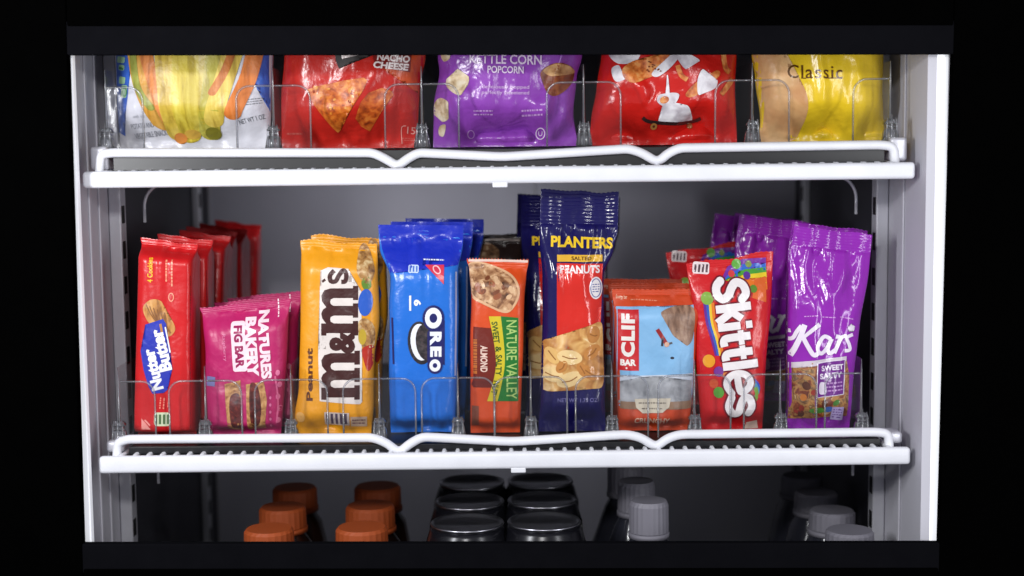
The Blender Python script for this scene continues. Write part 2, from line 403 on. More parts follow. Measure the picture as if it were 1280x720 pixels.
JOIN = ('small_print', 'bars', 'seasoning', 'pieces', 'trim', 'ridges', 'seams', 'script', 'label_print', 'panel_print', 'seal_print', 'badge_print', 'side_print', 'mark', 'skit')
class Pack:
    def __init__(s, name, label, cat, mat, TL, TR, BL, BR, floor, Y=0.0, T=0.012, n=2.6, left=(), right=(), seal=(0.05, 0.03),
                 ramp=(0.22, 0.10), fold=0.0012, lump=0.0012, jag=0.0003, seed=1, group=None, res=(34, 46), creases=()):
        s.Y, s.T, s.n, s.seal, s.ramp, s.fold, s.lump, s.seed, s.creases = Y, T, n, seal, ramp, fold, lump, seed, creases
        q = [W(*p, Y + (T * 0.9 if n < 4 else T * 0.3)) for p in (TL, TR, BL, BR)]
        s.TL, s.TR, s.BL, s.BR = [(p.x, p.z) for p in q]
        s.BL = (s.BL[0], floor + 0.0004); s.BR = (s.BR[0], floor + 0.0004)
        px = (q[1] - q[0]).length / math.hypot(TR[0] - TL[0], TR[1] - TL[1])
        s.px = px
        s.left = [(v, d * px) for v, d in left]; s.right = [(v, d * px) for v, d in right]
        s.root = thing(name, label, cat, ((s.BL[0] + s.BR[0]) / 2, Y + T, floor), group)
        s.o = Vector(s.root.location); s.acc = {}; s.jag = jag
        s.wrapper(mat, res)
    def xz(s, a, v):
        t = (a + 1) / 2
        xl = s.TL[0] + (s.BL[0] - s.TL[0]) * v + interp(s.left, v); xr = s.TR[0] + (s.BR[0] - s.TR[0]) * v + interp(s.right, v)
        zl = s.TL[1] + (s.BL[1] - s.TL[1]) * v; zr = s.TR[1] + (s.BR[1] - s.TR[1]) * v
        return xl + (xr - xl) * t, zl + (zr - zl) * t
    def inv(s, x, z):
        a, v = 0.0, 0.5
        for _ in range(7):
            t = (a + 1) / 2
            zt = s.TL[1] + (s.TR[1] - s.TL[1]) * t; zb = s.BL[1] + (s.BR[1] - s.BL[1]) * t
            v = (zt - z) / (zt - zb)
            xl = s.TL[0] + (s.BL[0] - s.TL[0]) * v + interp(s.left, v); xr = s.TR[0] + (s.BR[0] - s.TR[0]) * v + interp(s.right, v)
            a = 2 * (x - xl) / (xr - xl) - 1
            a = max(-1.3, min(1.3, a))
        return a, v
    def g(s, v):
        a = sstep((v - s.seal[0]) / s.ramp[0]); b = sstep((1 - v - s.seal[1]) / s.ramp[1])
        return 0.05 + 0.95 * (a ** 0.75) * (b ** 0.7)
    def disp(s, a, v):
        e = max(0.0, 1 - a ** 6)
        if v < s.seal[0] or v > 1 - s.seal[1]:
            return e * (0.00022 * math.sin(v * 420) + s.fold * 1.1 * noise.noise(Vector((a * 2.2, 1.0, s.seed * 7.7))))
        d1 = v - s.seal[0]; d2 = 1 - s.seal[1] - v
        near = math.exp(-d1 / 0.16) + 0.8 * math.exp(-d2 / 0.10)
        f = s.fold * near * (noise.noise(Vector((a * 4.2, v * 1.6, s.seed * 3.1))) * 1.6 + 0.7 * noise.noise(Vector((a * 9, v * 3, s.seed * 5.3))))
        l = s.lump * (1.5 * noise.noise(Vector((a * 1.7 + 3, v * 4.5, s.seed * 1.9))) + 0.55 * noise.noise(Vector((a * 4.1, v * 9, s.seed * 2.7))))
        # sharp facets like creased film
        r = noise.noise(Vector((a * 2.6, v * 6.0, s.seed * 4.4))); l += s.lump * 0.9 * (0.35 - abs(r))
        c = 0.0
        for (x0, y0, x1, y1, w, h) in s.creases:
            dx, dy = x1 - x0, y1 - y0; t = max(0, min(1, ((a - x0) * dx + (v - y0) * dy * 4) / (dx * dx + dy * dy * 4 + 1e-9)))
            dd = math.hypot(a - x0 - dx * t, (v - y0 - dy * t) * 2); c += h * math.exp(-(dd / w) ** 2)
        return e * (f + l + c)
    def front(s, a, v):
        ac = max(-1, min(1, a))
        p = max(0.0, 1 - abs(ac) ** s.n) ** (1 / s.n)
        vc = max(0, min(1, v))
        return s.Y + s.T - s.T * p * s.g(vc) - s.disp(ac, vc)
    def wrapper(s, mat, res):
        na, nv = res
        A = [-1, -0.998, -0.99, -0.975] + [-0.95 + 1.9 * k / (na - 1) for k in range(na)] + [0.975, 0.99, 0.998, 1]
        ns = max(3, int(s.seal[0] * 300))
        V = [s.seal[0] * k / ns for k in range(ns + 1)] + [s.seal[0] + (1 - s.seal[0] - s.seal[1]) * (k + 1) / (nv + 1) for k in range(nv)] + [1 - s.seal[1], 1 - s.seal[1] * 0.5, 1.0]
        verts, faces, idx = [], [], {}
        for j, v in enumerate(V):
            for i, a in enumerate(A):
                x, z = s.xz(a, v)
                if j == 0: z += s.jag * (1 if i % 2 else -1)
                if v < s.seal[0]: z += 0.0022 * (1 - v / s.seal[0]) * noise.noise(Vector((a * 1.6, 0.3, s.seed * 2.3)))
                y = s.front(a, v)
                idx[0, i, j] = len(verts); verts.append((x - s.o.x, y - s.o.y, z - s.o.z))
                if 0 < i < len(A) - 1:
                    yb = 2 * (s.Y + s.T) - y
                    if v < s.seal[0] or v > 1 - s.seal[1]: yb = y + 0.0006
                    idx[1, i, j] = len(verts); verts.append((x - s.o.x, yb - s.o.y, z - s.o.z))
                else: idx[1, i, j] = idx[0, i, j]
        for j in range(len(V) - 1):
            for i in range(len(A) - 1):
                faces.append((idx[0, i, j], idx[0, i, j + 1], idx[0, i + 1, j + 1], idx[0, i + 1, j]))
                q = (idx[1, i, j], idx[1, i + 1, j], idx[1, i + 1, j + 1], idx[1, i, j + 1])
                faces.append(tuple(dict.fromkeys(q)))
        me = bpy.data.meshes.new('wrapper'); me.from_pydata(verts, [], faces); me.update()
        obj('wrapper', me, mat, s.root, True)
        s.bvh = BVHTree.FromPolygons([Vector(v) for v in verts], faces)
    # ---- print on the front
    def put(s, bm, name, mat, layer, step=4.0):
        xs = [v.co.x for v in bm.verts]; ys = [v.co.y for v in bm.verts]
        for ax, lo, hi in ((0, min(xs), max(xs)), (1, min(ys), max(ys))):
            k = math.floor(lo / step) + 1
            while k * step < hi:
                no = (1, 0, 0) if ax == 0 else (0, 1, 0); co = (k * step, 0, 0) if ax == 0 else (0, k * step, 0)
                bmesh.ops.bisect_plane(bm, geom=bm.verts[:] + bm.edges[:] + bm.faces[:], plane_co=co, plane_no=no, dist=1e-5)
                k += 1
        key = (name, mat.name) if any(t in name for t in JOIN) else (name, mat.name, len(s.acc))
        acc = s.acc.setdefault(key, ([], [], mat)); off = len(acc[0])
        bm.verts.index_update()
        for v in bm.verts:
            p = W(v.co.x, v.co.y, s.Y + 0.15 * s.T)
            a, w = s.inv(p.x, p.z)
            if abs(a) > 0.996:                       # keep the print on the film
                a = math.copysign(0.996, a); p.x = s.xz(a, w)[0]
            hit = s.bvh.ray_cast(Vector((p.x - s.o.x, -1, p.z - s.o.z)), Vector((0, 1, 0)))[0]
            y = (hit.y if hit is not None else s.front(a, w) - s.o.y) - 0.00022 - 0.00012 * layer
            acc[0].append((p.x - s.o.x, y, p.z - s.o.z))
        for f in bm.faces: acc[1].append(tuple(off + v.index for v in f.verts))
        bm.free()
    def poly(s, pts, name, mat, layer=1, step=4.0):
        bm = bmesh.new(); f = bm.faces.new([bm.verts.new((x, y, 0)) for x, y in pts])
        bmesh.ops.triangulate(bm, faces=[f], ngon_method='EAR_CLIP'); s.put(bm, name, mat, layer, step)
    def blob(s, pts, name, mat, layer=1): s.poly(catmull(pts, 5, True), name, mat, layer)
    def ell(s, cx, cy, rx, ry, name, mat, layer=1, rot=0, k=22):
        c, q = math.cos(math.radians(rot)), math.sin(math.radians(rot)); P = []
        for i in range(k):
            t = 2 * math.pi * i / k; u, v = rx * math.cos(t), ry * math.sin(t); P.append((cx + u * c - v * q, cy + u * q + v * c))
        s.poly(P, name, mat, layer)
    def ring(s, cx, cy, rx, ry, th, name, mat, layer=1, rot=0):
        c, q = math.cos(math.radians(rot)), math.sin(math.radians(rot)); P = []
        for i in range(25):
            t = 2 * math.pi * i / 24; u, v = rx * math.cos(t), ry * math.sin(t); P.append((cx + u * c - v * q, cy + u * q + v * c))
        s.stroke(P, th, name, mat, layer, smooth=False)
    def rect(s, cx, cy, w, h, name, mat, layer=1, rot=0, r=0):
        c, q = math.cos(math.radians(rot)), math.sin(math.radians(rot)); P = []
        if r:
            for sx, sy, t0 in ((1, 1, 0), (-1, 1, 90), (-1, -1, 180), (1, -1, 270)):
                for k in range(5):
                    t = math.radians(t0 + 22.5 * k); P.append((sx * (w / 2 - r) + r * math.cos(t), sy * (h / 2 - r) + r * math.sin(t)))
        else: P = [(-w / 2, -h / 2), (w / 2, -h / 2), (w / 2, h / 2), (-w / 2, h / 2)]
        s.poly([(cx + u * c - v * q, cy + u * q + v * c) for u, v in P], name, mat, layer)
    def stroke(s, pts, th, name, mat, layer=1, smooth=True, taper=None):
        P = [Vector(p) for p in (catmull([tuple(p) for p in pts], 6) if smooth else pts)]
        L, R = [], []; n = len(P)
        for i, p in enumerate(P):
            t = (P[min(i + 1, n - 1)] - P[max(0, i - 1)])
            t = t.normalized() if t.length > 0 else Vector((1, 0))
            nr = Vector((-t.y, t.x)); h = th / 2 * (1 if taper is None else taper[0] + (taper[1] - taper[0]) * i / (n - 1))
            L.append(p + nr * h); R.append(p - nr * h)
        bm = bmesh.new(); l = [bm.verts.new((p.x, p.y, 0)) for p in L]; r = [bm.verts.new((p.x, p.y, 0)) for p in R]
        for i in range(n - 1): bm.faces.new((l[i], l[i + 1], r[i + 1], r[i]))
        s.put(bm, name, mat, layer)
    def text(s, body, cx, cy, w, h, rot, name, mat, layer=2, bold=0.0, shear=0.0, space=1.0, grow=0.0):
        cu = bpy.data.curves.new('t', 'FONT'); cu.body = body; cu.size = 1; cu.offset = 0; cu.shear = shear; cu.space_character = space; cu.resolution_u = 3
        to = bpy.data.objects.new('t', cu); COL.objects.link(to); bpy.context.view_layer.update()
        dg = bpy.context.evaluated_depsgraph_get()
        me = bpy.data.meshes.new_from_object(to.evaluated_get(dg))
        xs = [v.co.x for v in me.vertices]; ys = [v.co.y for v in me.vertices]
        x0, x1, y0, y1 = min(xs), max(xs), min(ys), max(ys)
        bpy.data.meshes.remove(me)
        cu.offset = bold + grow; bpy.context.view_layer.update(); dg = bpy.context.evaluated_depsgraph_get()
        me = bpy.data.meshes.new_from_object(to.evaluated_get(dg))
        bpy.data.objects.remove(to); bpy.data.curves.remove(cu)
        x0 -= bold; x1 += bold; y0 -= bold; y1 += bold
        bm = bmesh.new(); bm.from_mesh(me); bpy.data.meshes.remove(me)
        bmesh.ops.triangulate(bm, faces=bm.faces[:])
        c, q = math.cos(math.radians(rot)), math.sin(math.radians(rot))
        for v in bm.verts:
            u = (v.co.x - (x0 + x1) / 2) / (x1 - x0) * w; t = (v.co.y - (y0 + y1) / 2) / (y1 - y0) * h
            v.co = Vector((cx + u * c + t * q, cy + u * q - t * c, 0))
        s.put(bm, name, mat, layer)
    def lines(s, cx, cy, w, h, rot, k, name, mat, layer=1, fill=0.38, seed=0):
        """rows of tiny illegible print"""
        rd = random.Random(seed + int(cx)); c, q = math.cos(math.radians(rot)), math.sin(math.radians(rot))
        for i in range(k):
            y = -h / 2 + (i + 0.5) * h / k; x = -w / 2
            while x < w / 2:
                l = min(rd.uniform(1.2, 4.2), w / 2 - x)
                u, v = x + l / 2, y
                s.rect(cx + u * c - v * q, cy + u * q + v * c, l, h / k * fill, name, mat, layer, rot); x += l + 1.0
    def done(s):
        for kk, (vs, fs, mat) in s.acc.items():
            name = kk[0].replace('skit_', 'logo_')
            me = bpy.data.meshes.new(name); me.from_pydata(vs, [], fs); me.update()
            o = obj(name, me, mat, s.root, True)
            if any(t in name for t in ('small_print', 'bars', 'seasoning', 'pieces', 'trim', 'ridges', 'seams', '_print')): o['kind'] = 'stuff'
        return s.root

def copy_pack(root, label, dx, dy, rz=0.0, dz=0.0, tilt=0.0):
    r = root.copy(); COL.objects.link(r); r['label'] = label
    r.location = Vector(root.location) + Vector((dx, dy, dz)); r.rotation_euler = (tilt, 0, rz)
    for ch in list(root.children):
        c = ch.copy(); COL.objects.link(c); c.parent = r
    return r

WH = (236, 236, 238)
# ================================================================== lower shelf, front row
# --- red peanut-butter cookie pack
RED = foil((196, 24, 28), 0.28, 0.22)
p = Pack('cookie_pack', 'tall red peanut butter cookie pack at the left front of the lower shelf', 'cookie pack', RED,
         (170, 299), (243, 307), (167, 545), (241, 546), 0.0, T=0.020, n=7, seal=(0.03, 0.012), ramp=(0.06, 0.03), lump=0.0006, fold=0.0007, seed=3,
         left=[(0, 0), (0.06, 3), (1, 0)], right=[(0, 0), (0.05, -2), (1, 0)], group='red cookie packs')
NB = foil((38, 52, 168), 0.3, 0.22); NW = foil(WH, 0.3, 0.22); TAN = foil((176, 122, 62), 0.35, 0.22)
peanut = food('peanut_cookie', [(0.3, (120, 72, 30)), (0.5, (190, 132, 66)), (0.7, (212, 160, 92))], 220, 3, stretch=(1, 1, 0.35))
p.text('4 Cookies', 189, 337, 31, 7, -90, 'lettering', foil((240, 190, 40), 0.3, 0.22), 1, 0.02)
p.lines(209, 338, 27, 5, -90, 1, 'small_print', foil((230, 150, 120), 0.3, 0.22)); p.lines(216, 341, 33, 5, -90, 1, 'small_print', foil((230, 150, 120), 0.3, 0.22))
p.ring(215, 371, 3, 5, 1.2, 'mark', foil((230, 150, 120), 0.3, 0.22))
p.blob([(180, 384), (190, 374), (203, 376), (208, 390), (217, 401), (220, 412), (212, 420), (200, 412), (186, 401)], 'printed_cookie', peanut, 1)
for k in range(6):
    p.stroke([(184 + k * 4.6, 380 + k * 2), (190 + k * 4, 392 + k * 3), (200 + k * 3, 406 + k * 2)], 1.1, 'cookie_ridges', foil((122, 76, 32), 0.4, 0.22), 2)
p.poly([(183, 405), (205, 398), (209, 404), (212, 430), (217, 460), (214, 467), (209, 468), (211, 486), (206, 490), (192, 491), (187, 482), (181, 462), (177, 438), (184, 433)], 'logo_panel', NB, 3)
p.text('Nutter', 193, 461, 52, 15, -104, 'logo_lettering', NW, 4, 0.05)
p.text('Butter', 203, 437, 53, 16, -104, 'logo_lettering', NW, 5, 0.05)
p.stroke([(202, 404), (205, 420), (209, 436)], 3, 'logo_ribbon', TAN, 4); p.stroke([(208, 408), (211, 424), (214, 440)], 1.6, 'logo_ribbon', NW, 4)
p.lines(204, 503, 14, 9, -85, 2, 'small_print', foil((235, 140, 120), 0.3, 0.22), 1)
p.lines(212, 500, 16, 4, -85, 1, 'small_print', foil((235, 140, 120), 0.3, 0.22), 1)
p.rect(204, 523, 20, 17, 'nutrition_label', foil((205, 215, 180), 0.3, 0.22), 1, 0, 4)
for k in range(4): p.rect(196.5 + k * 5, 523, 3, 12, 'label_bars', foil((80, 110, 70), 0.3, 0.22), 2)
p.poly([(178, 522), (190, 536), (178, 536)], 'corner_mark', foil((232, 150, 140), 0.3, 0.22), 1)
p.stroke([(182, 524), (189, 531)], 2, 'corner_mark', foil((232, 150, 140), 0.3, 0.22), 1)
p.lines(238, 440, 190, 2, -90, 1, 'side_print', foil((120, 30, 30), 0.3, 0.22), 1)
nutter = p.done()
for k, (dx, dy, rz, tl) in enumerate(((0.002, 0.046, 0.03, 0), (0.004, 0.094, -0.06, -0.10), (0.001, 0.150, 0.05, -0.03), (0.003, 0.205, -0.08, 0.04), (0.004, 0.258, 0.07, -0.05))):
    copy_pack(nutter, ['red cookie pack directly behind the front red cookie pack', 'red cookie pack third in the left lane, slumped back', 'red cookie pack fourth in the left lane',
                       'red cookie pack fifth in the left lane', 'rearmost red cookie pack in the left lane'][k], dx, dy, rz, 0, tl)

# --- magenta fig bar
MG = foil((178, 28, 96), 0.42, 0.3)
p = Pack('fig_bar', 'short magenta fig bar pack with a printed bar at its foot', 'snack bar', MG, (249, 385), (364, 373), (262, 546), (351, 545), 0.0, T=0.013, n=3.0,
         left=[(0, 0), (0.06, 3), (0.3, 4), (0.6, 1), (1, 0)], right=[(0, 0), (0.1, -2), (0.5, 0), (1, 0)], seal=(0.05, 0.03), ramp=(0.16, 0.08), fold=0.0016, lump=0.0013, seed=8, group='magenta fig bars')
PK = foil((240, 214, 222), 0.32, 0.3)
p.text('NATURES', 331, 431, 84, 13, 86, 'lettering', PK, 1, 0.05); p.text('BAKERY', 315, 433, 72, 14, 86, 'lettering', PK, 1, 0.055)
p.ell(331, 424, 2.2, 3, 'smile', PK, 2)
p.rect(299, 433, 62, 18, 'word_panel', PK, 1, 86, 3); p.text('FIG BAR', 299, 433, 52, 11, 86, 'panel_lettering', foil((150, 24, 84), 0.32, 0.3), 2, 0.05)
p.text('Raspberry', 281, 434, 34, 5, 86, 'flavour_lettering', foil((226, 130, 170), 0.32, 0.3), 1, 0.0)
crust = food('fig_crust', [(0.3, (120, 70, 36)), (0.55, (188, 138, 84)), (0.75, (214, 172, 118))], 260, 4)
jam = food('fig_filling', [(0.35, (58, 18, 18)), (0.6, (98, 34, 30)), (0.75, (140, 60, 44))], 260, 4)
p.rect(263, 477, 11, 12, 'bar_stamp', foil((120, 120, 170), 0.3, 0.3), 1, 4)
p.poly([(281, 480), (301, 475), (304, 540), (285, 538)], 'printed_bar', crust, 1); p.blob([(288, 497), (300, 493), (303, 520), (301, 533), (290, 533)], 'printed_filling', jam, 2)
p.poly([(308, 480), (330, 476), (334, 500), (331, 537), (310, 538)], 'printed_bar', crust, 1); p.blob([(313, 482), (322, 481), (327, 505), (325, 528), (315, 530)], 'printed_filling', jam, 2)
p.stroke([(344, 470), (347, 500), (345, 530)], 2, 'dotted_trim', foil((224, 104, 150), 0.3, 0.3), 1)
for k in range(5): p.ell(347 + (k % 2) * 2, 466 + k * 15, 2.6, 3.6, 'dotted_trim', foil((230, 120, 165), 0.3, 0.3), 1); p.ell(338, 497 + k * 9, 1.4, 2, 'dotted_trim', foil((230, 120, 165), 0.3, 0.3), 1)
p.lines(346, 386, 22, 4, 86, 1, 'small_print', PK, 1)
fig = p.done()
copy_pack(fig, 'magenta fig bar second in its lane', 0.004, 0.034, -0.04)
copy_pack(fig, 'magenta fig bar third in its lane', 0.008, 0.070, 0.05)

# --- yellow peanut candy bag
YE = foil((226, 152, 22), 0.36, 0.28)
p = Pack('candy_bag', 'yellow peanut candy bag with big brown letters', 'candy bag', YE, (375, 300), (471, 305), (368, 545), (464, 545), 0.0, T=0.012, n=3.2,
         left=[(0, 0), (0.08, 2), (0.5, 4), (0.75, 4), (0.9, 0), (1, 0)], right=[(0, 0), (0.1, 2), (0.4, 6), (0.6, 1), (0.85, 2), (1, 0)], seal=(0.035, 0.03), ramp=(0.12, 0.1), fold=0.0012, lump=0.0010, seed=12, group='yellow candy bags')
BRN = foil((62, 26, 24), 0.32, 0.28); WM = foil((222, 212, 206), 0.32, 0.28)
M = [(-.06, 0), (.30, 0), (.30, .14), (.24, .14), (.24, .66), (.28, .74), (.34, .76), (.40, .74), (.43, .66), (.43, .14), (.38, .14), (.38, 0), (.73, 0), (.73, .14), (.67, .14), (.67, .66), (.71, .74), (.77, .76), (.83, .74), (.86, .66), (.86, .14), (.81, .14), (.81, 0), (1.16, 0), (1.16, .14), (1.10, .14), (1.10, .75), (1.05, .92), (.92, 1.0), (.78, .98), (.68, .90), (.64, .86), (.58, .95), (.48, 1.0), (.36, .97), (.24, .87), (.24, 1.0), (-.06, 1.0), (-.06, .86), (0, .86), (0, .14), (-.06, .14)]
def em(y_bottom, length, xr_, hgt):
    s = length / 1.22
    return [(xr_ - v * hgt, y_bottom - (u + 0.06) * s) for u, v in M]
p.poly([(398, 442), (401, 436), (408, 437), (408, 418), (400, 412), (400, 360), (402, 353), (401, 338), (410, 334), (436, 336), (436, 353), (446, 356), (452, 364), (452, 412), (446, 418), (446, 436), (452, 440), (453, 502), (450, 505), (400, 501)], 'logo_outline', WM, 1)
p.poly(em(499, 61, 450, 48), 'logo_lettering', BRN, 2); p.poly(em(419, 62, 448, 46), 'logo_lettering', BRN, 2)
p.text('&', 428, 428, 27, 32, -90, 'logo_lettering', BRN, 4, 0.05)
p.stroke([(418, 338), (413, 344), (414, 351), (420, 351), (424, 344), (429, 338), (433, 342), (432, 351), (427, 352)], 5.5, 'logo_lettering', BRN, 3)
p.stroke([(403, 352), (407, 349)], 3, 'logo_lettering', BRN, 3, smooth=False)
p.text('Peanut', 387, 468, 66, 8, -90, 'flavour_lettering', foil((92, 44, 18), 0.32, 0.28), 1, 0.03)
p.ell(375, 522, 6, 7, 'round_mark', foil((236, 178, 96), 0.3, 0.28), 1)
p.rect(421, 524, 31, 18, 'label_panel', foil((206, 190, 184), 0.32, 0.28), 1, 2); p.rect(448, 528, 20, 14, 'label_panel', foil((206, 176, 150), 0.32, 0.28), 1, 2)
for k in range(5): p.rect(409 + k * 5.8, 524, 3, 15, 'label_bars', foil((90, 76, 96), 0.32, 0.28), 2, 2)
p.lines(448, 528, 16, 9, 2, 2, 'label_print', foil((120, 70, 80), 0.32, 0.28), 2)
# printed candy pieces beside the letters
BL = foil((44, 92, 190), 0.25, 0.28); GRN = foil((96, 132, 44), 0.28, 0.28); RDC = foil((176, 44, 30), 0.28, 0.28)
nutp = food('candy_nut', [(0.3, (96, 60, 30)), (0.5, (170, 124, 70)), (0.7, (214, 188, 140))], 200, 3)
p.blob([(448, 310), (456, 306), (464, 322), (468, 340), (462, 354), (452, 350), (446, 336)], 'printed_nuts', nutp, 1)
p.ell(457, 378, 9, 17, 'printed_candy', BL, 2, 4); p.blob([(452, 352), (460, 344), (464, 358), (456, 362)], 'printed_leaf', GRN, 1)
p.blob([(448, 404), (458, 398), (468, 410), (466, 434), (452, 432)], 'printed_nuts', nutp, 1); p.ell(453, 421, 5, 10, 'printed_candy', foil((190, 160, 50), 0.28, 0.28), 2)
p.blob([(453, 436), (466, 432), (468, 448), (461, 464), (455, 452)], 'printed_candy', RDC, 2)
mm = p.done()
copy_pack(mm, 'yellow candy bag tucked behind the front yellow candy bag', 0.004, 0.030, -0.03, 0.002)

# --- blue sandwich cookie pack
OB = foil((30, 108, 206), 0.26, 0.25); OD = foil((22, 44, 178), 0.26, 0.25)
p = Pack('sandwich_cookie_pack', 'blue sandwich cookie pack with wide dark blue top seal', 'cookie pack', OB, (471, 284), (579, 286), (487, 543), (568, 543), 0.0, T=0.0165, n=4.5,
         left=[(0, 0), (0.1, 0), (0.24, 12), (0.4, 8), (0.8, 2), (1, 0)], right=[(0, 0), (0.08, 0), (0.2, -4), (0.45, -1), (0.8, 1), (1, 0)], seal=(0.055, 0.025), ramp=(0.2, 0.07), fold=0.0026, lump=0.0006, seed=21, group='blue cookie packs')
OW = foil((232, 234, 242), 0.3, 0.25); ON = foil((28, 30, 96), 0.3, 0.25)
p.poly([(470, 282), (580, 283), (579, 300), (574, 326), (572, 332), (556, 324), (530, 318), (512, 322), (498, 340), (488, 342), (476, 312)], 'dark_band', OD, 1)
p.poly([(531, 331), (555, 331), (555, 355)], 'corner_mark', foil((206, 48, 74), 0.3, 0.25), 2)
p.ring(546, 337, 3.4, 5.5, 1.4, 'corner_ring', foil((240, 190, 196), 0.3, 0.25), 3, -40)
p.lines(542, 325, 26, 4, 2, 1, 'small_print', OW, 2)
p.rect(517, 336, 13, 10, 'label_panel', foil((190, 206, 236), 0.3, 0.25), 2, 0, 2)
for k in range(3): p.rect(513 + k * 4, 336, 2, 7, 'label_bars', foil((70, 110, 190), 0.3, 0.25), 3)
p.stroke([(513, 369), (513, 388)], 2.6, 'lettering', OW, 1, smooth=False); p.text('6', 522, 378, 8, 9, 90, 'lettering', OW, 1, 0.05)
p.ell(526, 428, 16, 27, 'printed_cookie', foil((34, 30, 38), 0.4, 0.25), 1, -6); p.ell(526, 427, 12.5, 23, 'printed_cream', OW, 2, -6)
p.ell(533, 427, 13, 23, 'printed_cookie', food('dark_biscuit', [(0.4, (26, 22, 26)), (0.65, (66, 54, 56))], 300, 4), 3, -6)
p.poly([(544, 400), (556, 400), (556, 456), (544, 450)], 'printed_shadow', ON, 1)
# four letters, each with a dark outline
p.ell(542, 397, 13.5, 16, 'logo_outline', ON, 4); p.rect(545, 433, 21, 44, 'logo_outline', ON, 4, 0, 5); p.ell(544, 456, 9.5, 10.5, 'logo_outline', ON, 4)
p.ell(542, 397, 10.5, 13, 'logo_lettering', OW, 5); p.ell(542, 397, 4.8, 5.8, 'logo_counter', ON, 6)
p.text('R', 545, 422, 16, 14.5, 90, 'logo_lettering', OW, 5, 0.055); p.text('E', 545, 439, 13, 14, 90, 'logo_lettering', OW, 5, 0.055)
p.ell(544, 456, 7, 7.6, 'logo_lettering', OW, 5); p.ell(544, 456, 2.8, 3, 'logo_counter', ON, 6)
p.stroke([(490, 397), (491, 425), (492, 455)], 2.4, 'side_print', ON, 1)
p.stroke([(570, 340), (570, 390), (569, 470)], 2.0, 'side_print', foil((160, 176, 214), 0.3, 0.25), 1)
oreo = p.done()
copy_pack(oreo, 'blue cookie pack second in its lane', 0.006, 0.045, 0.06)
copy_pack(oreo, 'blue cookie pack rearmost in its lane', 0.014, 0.092, -0.08)

# --- dark nut bars behind the orange one
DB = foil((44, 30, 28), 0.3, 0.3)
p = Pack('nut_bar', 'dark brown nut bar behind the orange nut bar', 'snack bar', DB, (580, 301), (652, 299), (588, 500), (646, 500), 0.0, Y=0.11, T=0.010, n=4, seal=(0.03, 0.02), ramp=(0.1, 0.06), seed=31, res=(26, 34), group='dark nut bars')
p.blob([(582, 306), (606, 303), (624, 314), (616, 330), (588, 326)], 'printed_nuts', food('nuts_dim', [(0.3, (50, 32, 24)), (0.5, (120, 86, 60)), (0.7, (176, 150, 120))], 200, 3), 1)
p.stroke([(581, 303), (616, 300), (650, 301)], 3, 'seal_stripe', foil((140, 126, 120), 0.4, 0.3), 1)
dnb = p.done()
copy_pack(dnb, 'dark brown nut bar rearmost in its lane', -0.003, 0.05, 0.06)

# --- orange nut bar
OR = foil((208, 72, 22), 0.36, 0.22)
p = Pack('nut_bar', 'orange nut bar with green and yellow band and serrated top', 'snack bar', OR, (583, 325), (661, 327), (588, 543), (650, 543), 0.0, T=0.011, n=4.5,
         left=[(0, 0), (0.06, 3), (0.2, 5), (0.5, 2), (1, 0)], right=[(0, 0), (0.08, -2), (0.2, -3), (0.6, -1), (1, 0)], seal=(0.045, 0.03), ramp=(0.1, 0.06), fold=0.0010, lump=0.0007, jag=0.0011, seed=33, res=(38, 46), group='orange nut bars')
nuts = food('nut_cluster', [(0.28, (74, 44, 28)), (0.42, (132, 88, 58)), (0.55, (186, 140, 100)), (0.68, (220, 186, 146))], 170, 3, kind='noise')
p.stroke([(585, 326.5), (622, 326.8), (660, 328)], 3, 'seal_stripe', foil((222, 196, 184), 0.4, 0.2), 1)
p.blob([(584, 332), (598, 328), (620, 334), (640, 344), (649, 358), (648, 374), (638, 389), (626, 390), (606, 380), (590, 372), (584, 350)], 'picture_border', foil((214, 170, 130), 0.3, 0.22), 1)
p.blob([(585, 333), (598, 330), (619, 336), (638, 346), (646, 359), (645, 373), (637, 386), (626, 387), (607, 377), (592, 369), (586, 350)], 'printed_nuts', nuts, 2)
rd = random.Random(5)
for k in range(16):
    x = rd.uniform(592, 640); y = 338 + (x - 592) * 0.45 + rd.uniform(-3, 26)
    p.ell(x, y, rd.uniform(3, 6.5), rd.uniform(2.2, 4), 'printed_nut_pieces', foil(rd.choice([(150, 84, 52), (216, 176, 136), (120, 66, 40), (196, 150, 110)]), 0.35, 0.22), 3 + (k % 3) * 0.4, rd.uniform(0, 180), 12)
GR = foil((30, 112, 40), 0.3, 0.22); YL = foil((206, 186, 40), 0.3, 0.22)
p.poly([(588, 408), (618, 410), (622, 440), (619, 470), (614, 484), (588, 484)], 'flavour_panel', foil((112, 34, 22), 0.3, 0.22), 1)
p.text('ALMOND', 605, 448, 33, 9, 90, 'flavour_lettering', foil((226, 196, 180), 0.3, 0.22), 2, 0.03); p.lines(594, 446, 44, 6, 90, 1, 'small_print', foil((180, 100, 40), 0.3, 0.22), 2, 0.8)
P1 = [(611, 395), (617, 425), (620, 450), (618, 470), (613, 488), (609, 501)]; P2 = [(626, 395), (630, 430), (631, 455), (627, 480), (622, 501)]
p.poly(catmull(P1, 4) + catmull(P2, 4)[::-1], 'yellow_band', YL, 2); P3 = [(648, 397), (648, 501)]
p.poly(catmull(P2, 4) + P3[::-1], 'green_panel', GR, 2)
p.text('NATURE VALLEY', 639.5, 449, 98, 13, 90, 'logo_lettering', foil((166, 196, 110), 0.3, 0.22), 3, 0.012)
for w, x, y, l, r_ in (('SWEET', 619.5, 415, 27, 83), ('&', 623, 436, 7, 88), ('SALTY', 623.5, 456, 26, 92), ('NUT', 619, 484, 17, 104)):
    p.text(w, x, y, l, 7.5, r_, 'band_lettering', foil((48, 84, 30), 0.3, 0.22), 3, 0.025)
p.rect(594, 520, 9, 26, 'grey_patch', foil((130, 70, 50), 0.3, 0.22), 1)
nv = p.done()

